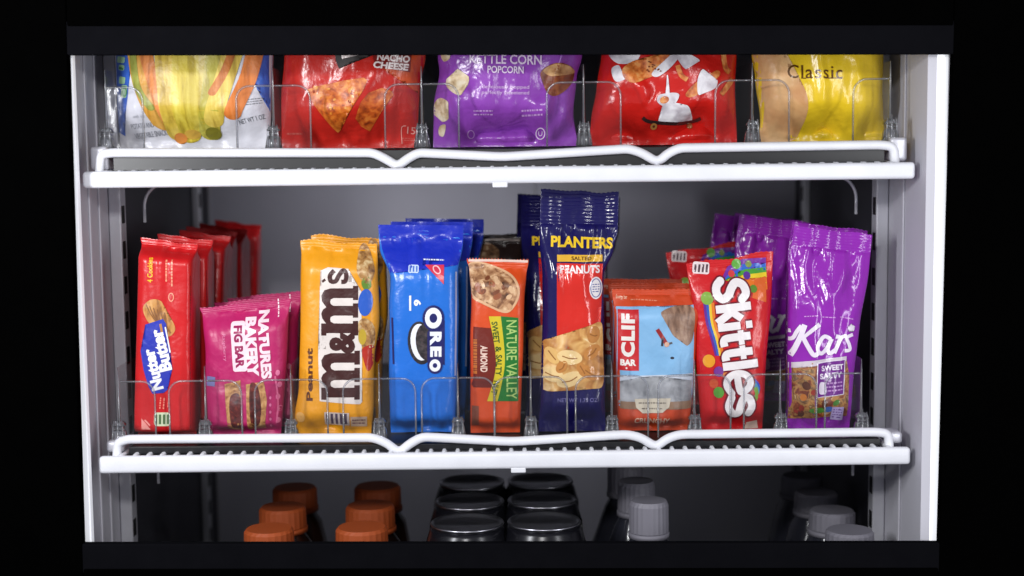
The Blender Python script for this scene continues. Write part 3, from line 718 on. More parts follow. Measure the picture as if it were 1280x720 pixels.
# --- navy peanut tube bag
NV = foil((21, 17, 80), 0.16, 0.18, s1=70, s2=330)
p = Pack('peanut_bag', 'tall navy salted peanut bag, tallest in the row', 'peanut bag', NV, (676, 238), (774, 240), (673, 543), (757, 543), 0.0, T=0.013, n=2.6,
         left=[(0, 0), (0.2, -1), (0.36, 3), (0.5, 4), (0.8, 2), (1, 0)], right=[(0, 0), (0.16, 1), (0.24, -3), (0.34, -13), (0.6, -9), (0.85, -3), (1, 0)], seal=(0.14, 0.04), ramp=(0.24, 0.1), fold=0.0026, lump=0.0019, seed=41, group='navy peanut bags',
         creases=((-0.9, 0.16, -0.3, 0.33, 0.07, -0.0014), (-0.2, 0.17, 0.05, 0.24, 0.06, 0.0016), (0.9, 0.16, 0.35, 0.3, 0.07, -0.0014)))
pn = food('peanuts_print', [(0.3, (120, 70, 28)), (0.45, (182, 124, 62)), (0.6, (214, 166, 98)), (0.75, (236, 208, 156))], 75, 2, dist=0.9)
SB = dict(rough=0.16, bump=0.18, s1=70, s2=330)
RP = foil((206, 40, 30), **SB); GOLD = foil((220, 170, 52), **SB); LW = foil((232, 226, 226), **SB)
p.poly([(696, 329), (754, 330), (752, 380), (750, 440), (696, 440)], 'red_panel', RP, 1)
p.rect(725, 323, 57, 8.5, 'gold_strip', GOLD, 2); p.text('SALTED', 727, 323, 25, 4.6, 0, 'strip_lettering', foil((70, 40, 20), **SB), 3, 0.02)
p.text('PLANTERS', 728, 303.5, 78, 14, 2, 'logo_lettering', foil((232, 192, 40), **SB), 2, 0.04, shear=0.0)
p.text('PEANUTS', 725, 336.5, 50, 10, 0, 'lettering', LW, 2, 0.03)
p.ell(745, 360, 8.5, 14, 'round_seal', LW, 2); p.ring(745, 360, 6.6, 11.5, 1, 'seal_ring', foil((70, 80, 150), **SB), 3); p.lines(745, 360, 9, 12, 0, 4, 'seal_print', foil((70, 80, 150), **SB), 3)
p.blob([(676, 436), (684, 424), (696, 430), (712, 424), (728, 426), (738, 408), (752, 404), (754, 430), (755, 478), (744, 486), (720, 482), (700, 488), (676, 484)], 'printed_peanuts', pn, 2)
for (x, y, rx, ry, r_) in ((690, 468, 15, 9, 15), (712, 474, 17, 9, -20), (738, 466, 13, 8, 30), (690, 444, 12, 8, 50), (712, 446, 16, 9, 10), (740, 440, 12, 8, -40), (742, 418, 8, 11, 10), (728, 462, 10, 6, 60), (702, 458, 9, 6, -50)):
    p.ell(x, y, rx, ry, 'peanut_pieces', foil(random.Random(x + y).choice([(222, 178, 108), (206, 148, 84), (232, 200, 142), (190, 128, 66)]), **SB), 3 + (x % 5) * 0.2, r_)
    p.stroke([(x - rx * 0.6 * math.cos(math.radians(r_)), y - rx * 0.6 * math.sin(math.radians(r_))), (x + 1, y + 1.5), (x + rx * 0.6 * math.cos(math.radians(r_)), y + rx * 0.6 * math.sin(math.radians(r_)))], 1.3, 'peanut_seams', foil((150, 96, 46), **SB), 4.5)
p.text('NET WT 1.75 OZ', 722, 500, 50, 5, 0, 'small_print', foil((110, 106, 160), **SB), 1, 0.01)
p.text('PLANTERS', 697, 240, 1, 1, 0, 'small_print', GOLD, 1) if False else None
pl = p.done()
copy_pack(pl, 'navy peanut bag second in its lane, leaning back, showing at the left', -0.010, 0.044, 0.08, 0, -0.30)
copy_pack(pl, 'navy peanut bag third in its lane, leaning back, furthest left', -0.017, 0.085, 0.0, 0, -0.30)
copy_pack(pl, 'navy peanut bag fourth in its lane, its edge showing at the right', 0.012, 0.125, -0.04, 0, -0.36)

# --- energy bar
EO = foil((196, 66, 26), 0.46, 0.3)
p = Pack('energy_bar', 'energy bar pack with sky and mountain picture and orange ends', 'snack bar', EO, (765, 361), (873, 360), (773, 543), (861, 543), 0.0, T=0.012, n=3.2,
         left=[(0, 0), (0.2, 1), (0.5, 1), (1, 0)], right=[(0, 4), (0.15, 4), (0.3, 1), (0.55, 2), (1, 0)], seal=(0.05, 0.03), ramp=(0.16, 0.08), fold=0.0020, lump=0.0012, seed=52, group='energy bars')
SK = foil((126, 176, 216), 0.46, 0.3); MT = food('grey_mountain', [(0.3, (110, 112, 116)), (0.5, (150, 152, 156)), (0.7, (182, 184, 188))], 90, 5)
p.poly([(767, 384), (822, 387), (868, 382), (868, 430), (866, 510), (772, 510), (768, 430)], 'printed_sky', SK, 1)
p.poly([(770, 470), (866, 467), (866, 486), (770, 486)], 'printed_cloud', foil((194, 202, 214), 0.32, 0.3), 2)
p.poly([(771, 478), (785, 478), (800, 471), (808, 480), (814, 470), (822, 475), (830, 470), (836, 477), (846, 473), (856, 479), (865, 476), (865, 506), (772, 506)], 'printed_mountain', MT, 3)
p.poly([(772, 502), (866, 501), (864, 511), (772, 511)], 'printed_foothill', foil((142, 112, 88), 0.35, 0.3), 4)
p.blob([(826, 390), (846, 383), (866, 384), (869, 400), (866, 424), (858, 432), (852, 420), (842, 420), (834, 404)], 'printed_rock', food('brown_rock', [(0.3, (96, 70, 56)), (0.5, (140, 108, 88)), (0.7, (172, 142, 118))], 120, 5, stretch=(2, 1, 0.6)), 2)
p.stroke([(821, 411), (828, 422), (833, 430)], 5, 'printed_climber', foil((150, 36, 36), 0.3, 0.3), 3); p.ell(833, 430, 3.2, 3.2, 'climber_head', foil((206, 156, 130), 0.35, 0.3), 4)
p.stroke([(833, 430), (840, 428)], 2.6, 'climber_limb', foil((40, 40, 52), 0.3, 0.3), 3); p.stroke([(828, 422), (827, 432)], 2.6, 'climber_limb', foil((40, 40, 52), 0.3, 0.3), 3); p.ell(840, 447, 2.4, 1.6, 'climber_limb', foil((40, 40, 52), 0.3, 0.3), 3)
LR = foil((190, 32, 38), 0.32, 0.3); LWC = foil((226, 220, 214), 0.32, 0.3)
p.rect(785.5, 425, 26, 76, 'logo_panel', LR, 3, 0); p.text('CLIF', 785, 419, 54, 17, -90, 'logo_lettering', LWC, 4, 0.05, space=1.12); p.text('BAR', 785, 453, 19, 8, 0, 'logo_lettering', LWC, 4, 0.05); p.ell(783, 460, 1.2, 1.2, 'logo_lettering', LWC, 4)
p.text('Energy bar', 778, 373, 14, 6, 2, 'small_print', foil((234, 180, 150), 0.32, 0.3), 1, 0.01); p.lines(806, 376, 34, 3, 2, 1, 'small_print', foil((220, 140, 110), 0.32, 0.3), 1)
p.poly([(793, 498), (838, 497), (836, 508), (828, 515), (803, 516), (795, 509)], 'badge', foil((206, 196, 176), 0.34, 0.3), 5)
p.text('CRUNCHY', 815, 526, 44, 8, 1, 'flavour_lettering', foil((230, 186, 160), 0.32, 0.3), 2, 0.03)
p.lines(815, 503, 34, 4, 0, 1, 'badge_print', foil((110, 100, 90), 0.34, 0.3), 6); p.lines(815, 510, 26, 4, 0, 1, 'badge_print', foil((110, 100, 90), 0.34, 0.3), 6)
cl = p.done()
copy_pack(cl, 'energy bar second in its lane', -0.001, 0.036, 0.06, 0.001)
copy_pack(cl, 'energy bar third in its lane', -0.006, 0.075, -0.05, 0.001)

# --- red fruit candy bag
SR = foil((198, 24, 30), 0.26, 0.3)
p = Pack('candy_bag', 'red fruit candy bag with white letters running down it', 'candy bag', SR, (858, 329), (967, 315), (877, 543), (953, 541), 0.0, T=0.012, n=2.8,
         left=[(0, 0), (0.3, 3), (0.6, 0), (1, 0)], right=[(0, 0), (0.3, 1), (0.6, -1), (1, 0)], seal=(0.05, 0.03), ramp=(0.2, 0.1), fold=0.0012, lump=0.0010, seed=61, group='red candy bags')
SKB = dict(rough=0.26, bump=0.3); SW = foil((232, 226, 226), **SKB); DR = foil((110, 14, 34), **SKB)
rainbow = [(112, 40, 150), (40, 96, 190), (70, 150, 50), (226, 196, 40), (222, 112, 30)]
for k, c in enumerate(rainbow):
    o = k * 5.0
    p.poly([(902 + o * 0.5, 352 - o * 0.1), (912 + o * 1.2, 334 + o), (930, 325 + o * 1.3), (960, 323 + o * 1.2), (960, 330 + o * 1.6), (934, 336 + o * 1.5), (920 + o, 346 + o)], 'printed_rainbow', foil(c, **SKB), 1 + k * 0.25)
p.poly([(944, 350), (958, 346), (958, 378), (940, 372)], 'printed_rainbow', foil((214, 96, 34), **SKB), 2.4)
for (x, y, r_, c) in ((922.5, 331, 6, (92, 160, 60)), (938, 331, 4, (120, 140, 60)), (935, 345, 4.5, (84, 44, 140)), (916, 343, 4, (200, 60, 60)), (942, 361, 4.5, (90, 130, 40)), (884, 373, 7.5, (126, 166, 60)), (886, 451, 7.5, (222, 150, 34)), (898, 464, 6, (116, 52, 140)), (892, 479, 5.5, (206, 80, 40)), (898, 490, 6.5, (92, 160, 56)), (907, 468, 4, (206, 120, 60))):
    p.ell(x, y, r_, r_ * 1.08, 'printed_candy', foil(c, **SKB), 3.4)
for k, c in enumerate([(96, 40, 140), (48, 90, 180), (226, 190, 50), (222, 120, 40)]):
    p.stroke([(881 + k * 3.2, 378), (884 + k * 3, 402), (890 + k * 3, 424), (895 + k * 2.6, 444)], 3.6, 'printed_rainbow', foil(c, **SKB), 2 + k * 0.2)
for k, c in enumerate([(52, 80, 190), (80, 150, 180), (120, 160, 60)]):
    p.stroke([(941 + k * 1.5, 474 + k * 5), (948 - k, 484 + k * 5), (944 - k * 2, 500 + k * 3)], 5, 'printed_rainbow', foil(c, **SKB), 1 + k * 0.2)
p.ell(951, 495, 3.6, 3.6, 'printed_candy', foil((206, 50, 60), **SKB), 3)
SKL = [([(27, 33), (20, 39), (10, 37), (6, 29), (12, 22), (20, 17), (24, 9), (17, 3), (8, 4), (2, 10)], 10), ([(36, -1), (36, 43)], 10), ([(38, 15), (51, 30)], 9), ([(41, 18), (53, -1)], 9.5), ([(59, -1), (59, 27)], 9.5), ([(59, 34), (59, 42)], 9),
       ([(73, 38), (73, 10), (76, 4), (83, 4)], 9.5), ([(65, 26), (83, 26)], 7), ([(92, 38), (92, 10), (95, 4), (101, 4)], 9.5), ([(84, 26), (101, 26)], 7), ([(108, -1), (108, 43)], 10),
       ([(121, 15), (141, 17), (138, 27), (130, 31), (121, 26), (118, 14), (123, 4), (132, 1), (142, 6)], 8.5), ([(169, 24), (161, 29), (151, 27), (150, 20), (158, 15), (167, 11), (167, 4), (158, 0), (147, 5)], 9.5)]
dx_, dy_ = 21 / 172.3, 171 / 172.3
for k, (q, th) in enumerate(SKL):
    Q = [(891 + u * dx_ + t * dy_, 351 + u * dy_ - t * dx_) for u, t in q]
    for th2, nm, mt_, ly in ((th + 4, 'skit_outline', DR, 4), (th, 'skit_lettering', SW, 5.5)):
        p.stroke(Q, th2, nm, mt_, ly + 0.08 * k, smooth=len(Q) > 2)
        if len(Q) > 4:
            for e in (Q[0], Q[-1]): p.ell(e[0], e[1], th2 / 2, th2 / 2, nm, mt_, ly + 0.04 + 0.08 * k, 0, 12)
p.rect(878, 336, 21, 15, 'label_panel', foil((222, 206, 206), **SKB), 2, 4, 3)
for k in range(4): p.rect(871 + k * 4.8, 336.5, 2.6, 10, 'label_bars', foil((80, 60, 66), **SKB), 3, 6)
p.poly([(935, 530), (948, 527), (950, 538), (933, 539)], 'foot_panel', foil((206, 176, 160), **SKB), 2)
sk = p.done()
copy_pack(sk, 'red fruit candy bag second in its lane', -0.003, 0.110, 0.04, 0, -0.06)

# --- purple trail mix bag
PU = foil((140, 36, 168), 0.16, 0.18, s1=75, s2=340)
p = Pack('trail_mix_bag', 'bright purple trail mix bag at the right end of the front row', 'snack bag', PU, (993, 281), (1091, 293), (984, 543), (1062, 541), 0.0, T=0.013, n=2.5,
         left=[(0, 0), (0.2, -5), (0.45, -4), (1, 0)], right=[(0, 0), (0.2, 1), (0.45, -3), (0.7, -3), (1, 0)], seal=(0.10, 0.03), ramp=(0.34, 0.12), fold=0.0028, lump=0.0020, seed=77, group='purple trail mix bags',
         creases=((-0.5, 0.12, 0.0, 0.30, 0.09, 0.0022), (0.6, 0.14, 0.1, 0.32, 0.09, 0.0020), (-0.85, 0.2, -0.8, 0.45, 0.05, 0.0012)))
PB = dict(rough=0.16, bump=0.18, s1=75, s2=340); PW = foil((232, 222, 236), **PB)
mix = food('trail_mix', [(0.28, (60, 34, 26)), (0.4, (128, 60, 34)), (0.5, (176, 128, 70)), (0.6, (96, 64, 40)), (0.72, (206, 172, 120))], 150, 3, dist=0.8)
p.poly([(983, 458), (1010, 452), (1058, 447), (1062, 470), (1061, 522), (985, 526)], 'printed_trail_mix', mix, 1)
p.poly([(983, 455), (1015, 450), (1058, 445), (1058, 451), (1015, 457), (983, 462)], 'white_swoosh', foil((206, 196, 206), **PB), 2)
rd = random.Random(3)
for k in range(22):
    x, y = rd.uniform(988, 1054), rd.uniform(468, 520)
    p.ell(x, y, rd.uniform(3, 7), rd.uniform(2.5, 5), 'printed_pieces', foil(rd.choice([(150, 52, 40), (190, 140, 80), (90, 50, 34), (214, 190, 150), (80, 130, 60), (200, 120, 50)]), **PB), 2 + (k % 4) * 0.2, rd.uniform(0, 180), 12)
p.ell(1022, 513, 11, 4, 'printed_pieces', foil((86, 150, 60), **PB), 3); p.ell(1036, 512, 7, 4, 'printed_pieces', foil((70, 110, 190), **PB), 3)
p.poly([(1021, 453), (1056, 449), (1055, 493), (1020, 496)], 'word_panel', foil((112, 40, 136), **PB), 4); p.stroke([(1021, 453), (1056, 449), (1055, 493), (1020, 496), (1021, 453)], 1.2, 'panel_border', PW, 4.5, smooth=False)
p.text('SWEET', 1040, 459, 28, 7, -5, 'panel_lettering', PW, 5, 0.04); p.text('SALTY', 1038, 469, 28, 7, -5, 'panel_lettering', PW, 5, 0.04); p.lines(1042, 483, 22, 14, -4, 3, 'panel_print', foil((200, 150, 210), **PB), 5)
p.blob([(1024, 478), (1031, 479), (1032, 491), (1023, 491)], 'panel_pouch', PW, 5)
p.rect(1048, 518, 15, 18, 'label_panel', foil((190, 170, 220), **PB), 4, 0); p.lines(1048, 518, 11, 14, 0, 4, 'label_print', foil((110, 70, 150), **PB), 5)
# script lettering
KS = [([(990, 414), (984, 416), (985, 424), (992, 423), (997, 414), (1002, 407)], 4.5, None), ([(1006, 406), (1001, 420), (994, 436), (989, 445)], 6.5, None),
      ([(1024, 405), (1014, 413), (1002, 424)], 4.5, (1.3, 0.8)), ([(1004, 422), (1010, 434), (1016, 443), (1022, 440)], 6, (0.9, 0.9)),
      ([(1038, 424), (1030, 420), (1023, 428), (1021, 437), (1026, 441), (1033, 434), (1038, 424)], 4.8, None), ([(1039, 423), (1034, 436), (1037, 441), (1043, 437)], 5, None),
      ([(1044, 420), (1049, 422), (1046, 432), (1042, 441)], 5, None), ([(1047, 430), (1052, 421), (1058, 420)], 4.6, None), ([(1066, 418), (1058, 422), (1061, 430), (1062, 437), (1055, 438)], 4.4, None)]
for k, (q, th, tp) in enumerate(KS): p.stroke(q, th, 'script_lettering', PW, 3 + 0.2 * k, taper=tp)
star = [(1064 + (5.5 if k % 2 == 0 else 2.2) * math.sin(k * math.pi / 5), 410 - (5.5 if k % 2 == 0 else 2.2) * math.cos(k * math.pi / 5)) for k in range(10)]
p.poly(star, 'script_star', PW, 3)
for k, ch in enumerate('SINCE 1933 TOLEDO'.split()): p.lines(1014 + k * 22, 395 + k * 1.2, 17, 3, -6 + k * 8, 1, 'small_print', foil((206, 150, 214), **PB), 1)
ka = p.done()
copy_pack(ka, 'purple trail mix bag second in its lane', 0.005, 0.034, 0.03, 0.001)
copy_pack(ka, 'purple trail mix bag third in its lane', -0.026, 0.100, 0.03, 0.004)
copy_pack(ka, 'purple trail mix bag fourth in its lane', -0.022, 0.150, -0.06, 0.003)
copy_pack(ka, 'rearmost purple trail mix bag, deep in the shade', -0.032, 0.205, 0.05, 0.0)

# ================================================================== top shelf chip bags
def bag(name, label, cat, mat, L, R, seed, lump=0.003, fold=0.0035, T=0.026, **k):
    """L / R: side edges at photo rows 68, 120, 183; the head of the bag is above the frame"""
    H_ = 290.0; top = 183 - H_
    lf = [((y - top) / H_, x) for x, y in L]; rt = [((y - top) / H_, x) for x, y in R]
    xl0, xr0 = L[0][0], R[0][0]; xl1, xr1 = L[-1][0], R[-1][0]
    f = lambda lst, a, b: [(0, 0)] + [(v, x - (a + (b - a) * v)) for v, x in lst]
    return Pack(name, label, cat, mat, (xl0, top), (xr0, top), (xl1, 183), (xr1, 183), ZU, T=T, n=2.3, left=f(lf, xl0, xl1), right=f(rt, xr0, xr1),
                seal=(0.05, 0.035), ramp=(0.25, 0.16), lump=lump, fold=fold, seed=seed, res=(56, 70), group='chip bags on the top shelf', **k)

# --- vegetable stick bag
p = bag('snack_bag', 'white and blue vegetable stick bag at the left of the top shelf', 'snack bag', foil((214, 214, 222), 0.3, 0.3), [(144, 68), (146, 120), (149, 183)], [(341, 68), (339, 120), (336, 183)], 101, lump=0.0022)
V = dict(rough=0.3, bump=0.3); BLU = foil((48, 92, 184), **V)
p.poly([(140, 30), (168, 40), (163, 75), (160, 110), (157, 132), (152, 155), (149, 170), (140, 165)], 'blue_side', BLU, 1); p.poly([(310, 40), (345, 40), (345, 110), (340, 150), (334, 140), (332, 118), (322, 112), (316, 104)], 'blue_side', BLU, 1)
for (x, y, w_, h_) in ((148, 74, 12, 8), (149, 84, 9, 7), (150, 100, 10, 9), (153, 114, 9, 16)): p.rect(x, y, w_, h_, 'green_emblem', foil((150, 190, 150), **V), 2, 8, 2)
p.ring(154, 115, 3, 5, 1.4, 'emblem_mark', foil((50, 130, 60), **V), 3); p.stroke([(145, 84), (152, 86)], 3, 'emblem_mark', foil((50, 120, 60), **V), 3, smooth=False)
stk = [((205, 150, 60), [(170, 40), (182, 100), (204, 150)], 34), ((212, 128, 62), [(176, 50), (196, 110), (213, 160), (222, 172)], 17), ((206, 176, 66), [(205, 30), (213, 110), (218, 165)], 30), ((198, 176, 58), [(232, 20), (230, 110), (232, 168)], 28),
       ((186, 164, 52), [(250, 20), (246, 100), (244, 150)], 24), ((172, 160, 56), [(276, 20), (268, 100), (258, 165)], 26), ((210, 182, 76), [(300, 40), (284, 90), (266, 150)], 24), ((218, 124, 56), [(322, 40), (310, 95), (290, 142)], 20), ((190, 110, 44), [(298, 40), (284, 84), (266, 116)], 10),
       ((146, 150, 62), [(164, 60), (172, 108), (190, 135)], 9)]
for k, (c, q, th) in enumerate(stk):
    r2, g2, b2 = c
    p.stroke(q, th, 'printed_stick', food(f'stick_{k}', [(0.3, (int(r2 * .78), int(g2 * .74), int(b2 * .66))), (0.5, c), (0.72, (min(255, r2 + 22), min(255, g2 + 26), b2 + 30))], 50, 3, stretch=(4, 1, 0.5)), 2 + k * 0.35)
    p.ell(q[-1][0], q[-1][1], th / 2, th / 2.6, 'printed_stick_end', MATS[f'stick_{k}'], 2.02 + k * 0.35)
p.ell(220, 173, 9, 7, 'printed_stick_end', foil((206, 130, 60), **V), 6); p.ell(262, 167, 10, 8, 'printed_stick_end', foil((128, 122, 40), **V), 6); p.ell(236, 168, 10, 6, 'printed_stick_end', foil((206, 164, 70), **V), 6)
GT = foil((130, 132, 142), **V)
p.text('POTATO AND', 174, 157, 30, 6.5, -5, 'lettering', GT, 1, 0.01); p.text('VEGETABLE SNACK', 182, 168, 42, 7, -7, 'lettering', GT, 1, 0.01); p.text('with sea salt', 176, 145, 24, 4, -4, 'lettering', foil((170, 172, 180), **V), 1)
p.text('NET WT 1 OZ', 312, 149, 32, 6, -14, 'lettering', foil((96, 98, 106), **V), 1, 0.01); p.lines(312, 127, 26, 9, -8, 3, 'small_print', foil((110, 112, 120), **V), 1)
p.done()

# --- nacho chip bag
p = bag('chip_bag', 'red nacho cheese tortilla chip bag on the top shelf', 'chip bag', foil((184, 34, 26), 0.26, 0.32), [(355, 68), (351, 120), (351, 183)], [(532, 68), (525, 105), (521, 183)], 113)
V = dict(rough=0.26, bump=0.32); OG = foil((198, 76, 30), **V)
p.poly([(478, 40), (534, 40), (530, 90), (524, 118), (508, 106), (492, 92), (476, 84)], 'orange_corner', OG, 1)
p.poly([(418, 50), (486, 50), (466, 70), (444, 72), (424, 86), (420, 76)], 'black_chevron', foil((24, 16, 16), 0.6, 0.1), 2); p.poly([(424, 50), (482, 50), (468, 66), (450, 69), (428, 74)], 'white_chevron', foil((214, 200, 196), **V), 3)
p.poly([(466, 66), (514, 66), (512, 90), (470, 84)], 'word_backing', foil((120, 26, 22), **V), 2)
NWH = foil((228, 214, 210), **V)
p.text('NACHO', 492, 72.5, 40, 9, 4, 'lettering', NWH, 3, 0.04, shear=0.1); p.text('CHEESE', 489, 82.5, 43, 8.5, 4, 'lettering', NWH, 3, 0.04, shear=0.1)
chip = food('tortilla_chip', [(0.3, (128, 50, 16)), (0.45, (186, 88, 26)), (0.6, (208, 116, 40)), (0.74, (226, 156, 76))], 190, 5)
p.poly([(383, 112), (400, 107), (430, 101), (456, 97.5), (460, 101), (456, 112), (444, 128), (430, 150), (424, 162), (420, 166), (414, 160), (404, 146), (390, 128)], 'printed_chip', chip, 2)
p.poly([(444, 148), (452, 128), (462, 116), (478, 110), (490, 114), (492, 119), (480, 134), (470, 150), (460, 164), (450, 158)], 'printed_chip', food('tortilla_chip_back', [(0.3, (120, 42, 16)), (0.5, (180, 80, 26)), (0.7, (206, 116, 46))], 190, 5), 1.5)
rd = random.Random(9)
for k in range(26):
    x = rd.uniform(392, 450); y = rd.uniform(108, 106 + (1 - abs(x - 420) / 34) * 46 + 2)
    p.ell(x, y, rd.uniform(1.2, 3), rd.uniform(1, 2.2), 'chip_seasoning', foil(rd.choice([(222, 160, 84), (150, 56, 20), (214, 130, 50)]), **V), 3, rd.uniform(0, 180), 8)
p.text('1 OZ', 365, 167, 20, 7, 0, 'small_print', foil((196, 90, 80), **V), 1, 0.0) if False else p.lines(364, 167, 20, 6, 0, 1, 'small_print', foil((190, 84, 74), **V), 1)
p.text('15', 512, 163, 10, 9, 6, 'lettering', foil((214, 150, 140), **V), 1, 0.0); p.stroke([(500, 180), (500, 160), (506, 157)], 0.9, 'panel_outline', foil((214, 150, 140), **V), 1); p.lines(508, 174, 16, 5, 0, 2, 'small_print', foil((190, 90, 80), **V), 1)
p.done()

# --- popcorn bag
p = bag('popcorn_bag', 'purple kettle corn popcorn bag in the middle of the top shelf', 'popcorn bag', foil((138, 66, 172), 0.24, 0.35), [(547, 68), (549, 88), (542, 130), (541, 183)], [(728, 68), (721, 98), (717, 140), (722, 183)], 127, lump=0.0032, creases=((-0.3, 0.97, 0.3, 0.95, 0.12, -0.009), (0.6, 0.98, 0.9, 0.86, 0.07, 0.004), (-0.75, 0.75, -0.5, 0.95, 0.06, 0.003), (0.7, 0.62, 0.6, 0.85, 0.06, 0.003)))
V = dict(rough=0.24, bump=0.35); LV = foil((226, 204, 232), **V)
p.text('KETTLE CORN', 632, 74.5, 90, 12, 1, 'lettering', LV, 2, 0.02); p.text('POPCORN', 632, 87.5, 45, 9, 1, 'lettering', LV, 2, 0.02)
p.text('deliciously popped', 632, 109.5, 59, 6, 0.5, 'lettering', foil((206, 168, 220), **V), 2, 0.01); p.text('perfectly sweetened', 632, 116.5, 59, 6, 0.5, 'lettering', foil((206, 168, 220), **V), 2, 0.01)
p.lines(604, 141, 24, 9, 0, 2, 'small_print', foil((196, 150, 214), **V), 2); p.lines(665, 141, 26, 12, -3, 2, 'small_print', foil((196, 150, 214), **V), 2)
pop = food('popcorn_print', [(0.3, (150, 118, 84)), (0.48, (206, 184, 148)), (0.65, (232, 220, 196))], 130, 4)
p.blob([(558, 98), (566, 94), (572, 86), (578, 92), (586, 96), (585, 106), (580, 112), (576, 119), (568, 117), (558, 108)], 'printed_popcorn', pop, 2)
p.blob([(542, 128), (550, 122), (560, 128), (558, 140), (560, 148), (552, 152), (546, 144), (541, 142)], 'printed_popcorn', pop, 2); p.blob([(550, 66), (560, 62), (562, 72), (554, 76)], 'printed_popcorn', pop, 2)
p.blob([(548, 158), (556, 156), (553, 170), (547, 168)], 'printed_popcorn', pop, 2)
p.blob([(676, 90), (690, 80), (706, 79), (718, 86), (717, 100), (708, 112), (694, 120), (684, 116), (678, 102)], 'printed_caramel', food('caramel', [(0.3, (84, 34, 20)), (0.5, (130, 62, 28)), (0.7, (168, 98, 48))], 90, 3), 2)
p.blob([(679, 88), (694, 80), (712, 82), (719, 90), (700, 94), (688, 95)], 'printed_caramel_top', food('caramel_top', [(0.3, (150, 98, 56)), (0.6, (206, 160, 106))], 150, 3), 3)
p.ring(676, 167, 5.5, 7, 1.2, 'round_mark', LV, 2); p.text('U', 676, 167, 5, 6, 0, 'round_mark', LV, 2, 0.0)
p.ring(588, 168, 4, 5, 1, 'round_mark', foil((196, 150, 214), **V), 2)
p.done()

# --- red puff bag
p = bag('snack_bag', 'bright red puffed snack bag with white popped pieces, right of the popcorn', 'snack bag', foil((200, 30, 24), 0.22, 0.35), [(752, 68), (746, 108), (739, 150), (736, 183)], [(921, 68), (919, 110), (922, 183)], 139, creases=((0.25, 1.0, 0.45, 0.92, 0.16, -0.012), (-0.9, 0.6, -0.3, 0.78, 0.07, 0.003), (-0.4, 0.95, -0.1, 0.82, 0.08, 0.003)))
V = dict(rough=0.22, bump=0.35)
puff = food('white_puff', [(0.3, (176, 168, 176)), (0.5, (224, 220, 226)), (0.7, (240, 238, 240))], 80, 3); gold = food('golden_puff', [(0.32, (150, 66, 24)), (0.5, (206, 112, 48)), (0.7, (226, 164, 96))], 200, 4)
p.blob([(762, 66), (780, 60), (800, 62), (796, 76), (782, 80), (770, 78)], 'printed_puff', puff, 2); p.blob([(766, 84), (774, 82), (777, 94), (781, 99), (770, 102), (765, 92)], 'printed_puff', puff, 2)
p.blob([(778, 86), (792, 76), (812, 72), (832, 66), (838, 76), (822, 92), (808, 98), (792, 104), (780, 98)], 'printed_golden_puff', gold, 3)
p.blob([(814, 92), (830, 76), (842, 66), (850, 68), (838, 84), (822, 96)], 'printed_puff', puff, 4); p.blob([(842, 64), (860, 68), (874, 76), (862, 80), (856, 87), (848, 78)], 'printed_puff', puff, 4)
p.stroke([(846, 82), (850, 94), (858, 100)], 6, 'printed_golden_puff', gold, 3); p.blob([(856, 118), (866, 106), (878, 98), (896, 88), (900, 94), (886, 106), (876, 116), (862, 122)], 'printed_golden_puff', gold, 3)
p.blob([(871, 100), (877, 87), (883, 92), (884, 102), (896, 100), (894, 110), (880, 116), (872, 118)], 'printed_puff', puff, 4)
p.stroke([(905, 66), (908, 84), (914, 90)], 7, 'printed_golden_puff', gold, 3); p.stroke([(902, 118), (912, 106), (918, 98)], 7, 'printed_golden_puff', gold, 3)
p.blob([(829, 128), (839, 128), (840, 137), (845, 138), (850, 132), (859, 132), (865, 141), (867, 151), (846, 153), (825, 152), (827, 142)], 'printed_puff', puff, 4)
p.blob([(821, 127), (823, 119), (832, 117), (841, 116), (848, 118), (846, 126), (840, 132), (829, 133)], 'printed_puff', puff, 4.1)
p.stroke([(833.5, 94), (834, 108), (834, 120)], 5, 'printed_puff', puff, 4.2, taper=(0.2, 1.2)); p.ell(830, 125, 6, 4.5, 'printed_golden_puff', gold, 5, -20)
p.stroke([(804, 147), (813, 152), (846, 154.5), (870, 151.5), (879, 148)], 4.2, 'printed_board', foil((52, 34, 34), **V), 5); p.ell(819, 158, 4.2, 4.2, 'printed_wheel', foil((176, 120, 60), **V), 6); p.ell(866, 157, 3.6, 3.6, 'printed_wheel', foil((150, 84, 50), **V), 6); p.ell(819, 158, 1.6, 1.6, 'wheel_hub', foil((90, 50, 30), **V), 7)
for k in range(12):
    rd = random.Random(k); p.ell(rd.uniform(806, 826), rd.uniform(76, 90), 1.3, 1, 'seasoning', foil((120, 50, 20), **V), 5, 0, 8)
p.done()

# --- yellow chip bag
p = bag('chip_bag', 'yellow classic potato chip bag at the right of the top shelf', 'chip bag', foil((236, 200, 40), 0.24, 0.26), [(940, 68), (945, 100), (951, 150), (949, 183)], [(1104, 68), (1103, 120), (1107, 183)], 151, lump=0.0034,
        creases=((-0.1, 0.5, -0.05, 0.82, 0.08, 0.003), (0.05, 0.97, 0.1, 0.9, 0.2, -0.006)))
V = dict(rough=0.24, bump=0.32)
p.blob([(934, 30), (966, 30), (972, 66), (986, 88), (1003, 108), (1010, 135), (1006, 162), (996, 176), (950, 178), (940, 120)], 'printed_chip_side', food('tan_chip', [(0.3, (196, 138, 86)), (0.5, (216, 170, 116)), (0.7, (228, 190, 140))], 30, 3), 1)
p.text('Classic', 1017.5, 90, 68, 17, 1, 'lettering', foil((98, 62, 18), **V), 2, 0.006, space=1.12)
for (x, y, l) in ((986, 98.5, 0),): pass
for x in (1003.5, 1035.0, 1043.0): p.rect(x, 98 if x < 1010 else 98, 6, 1.2, 'lettering', foil((98, 62, 18), **V), 2)
p.done()

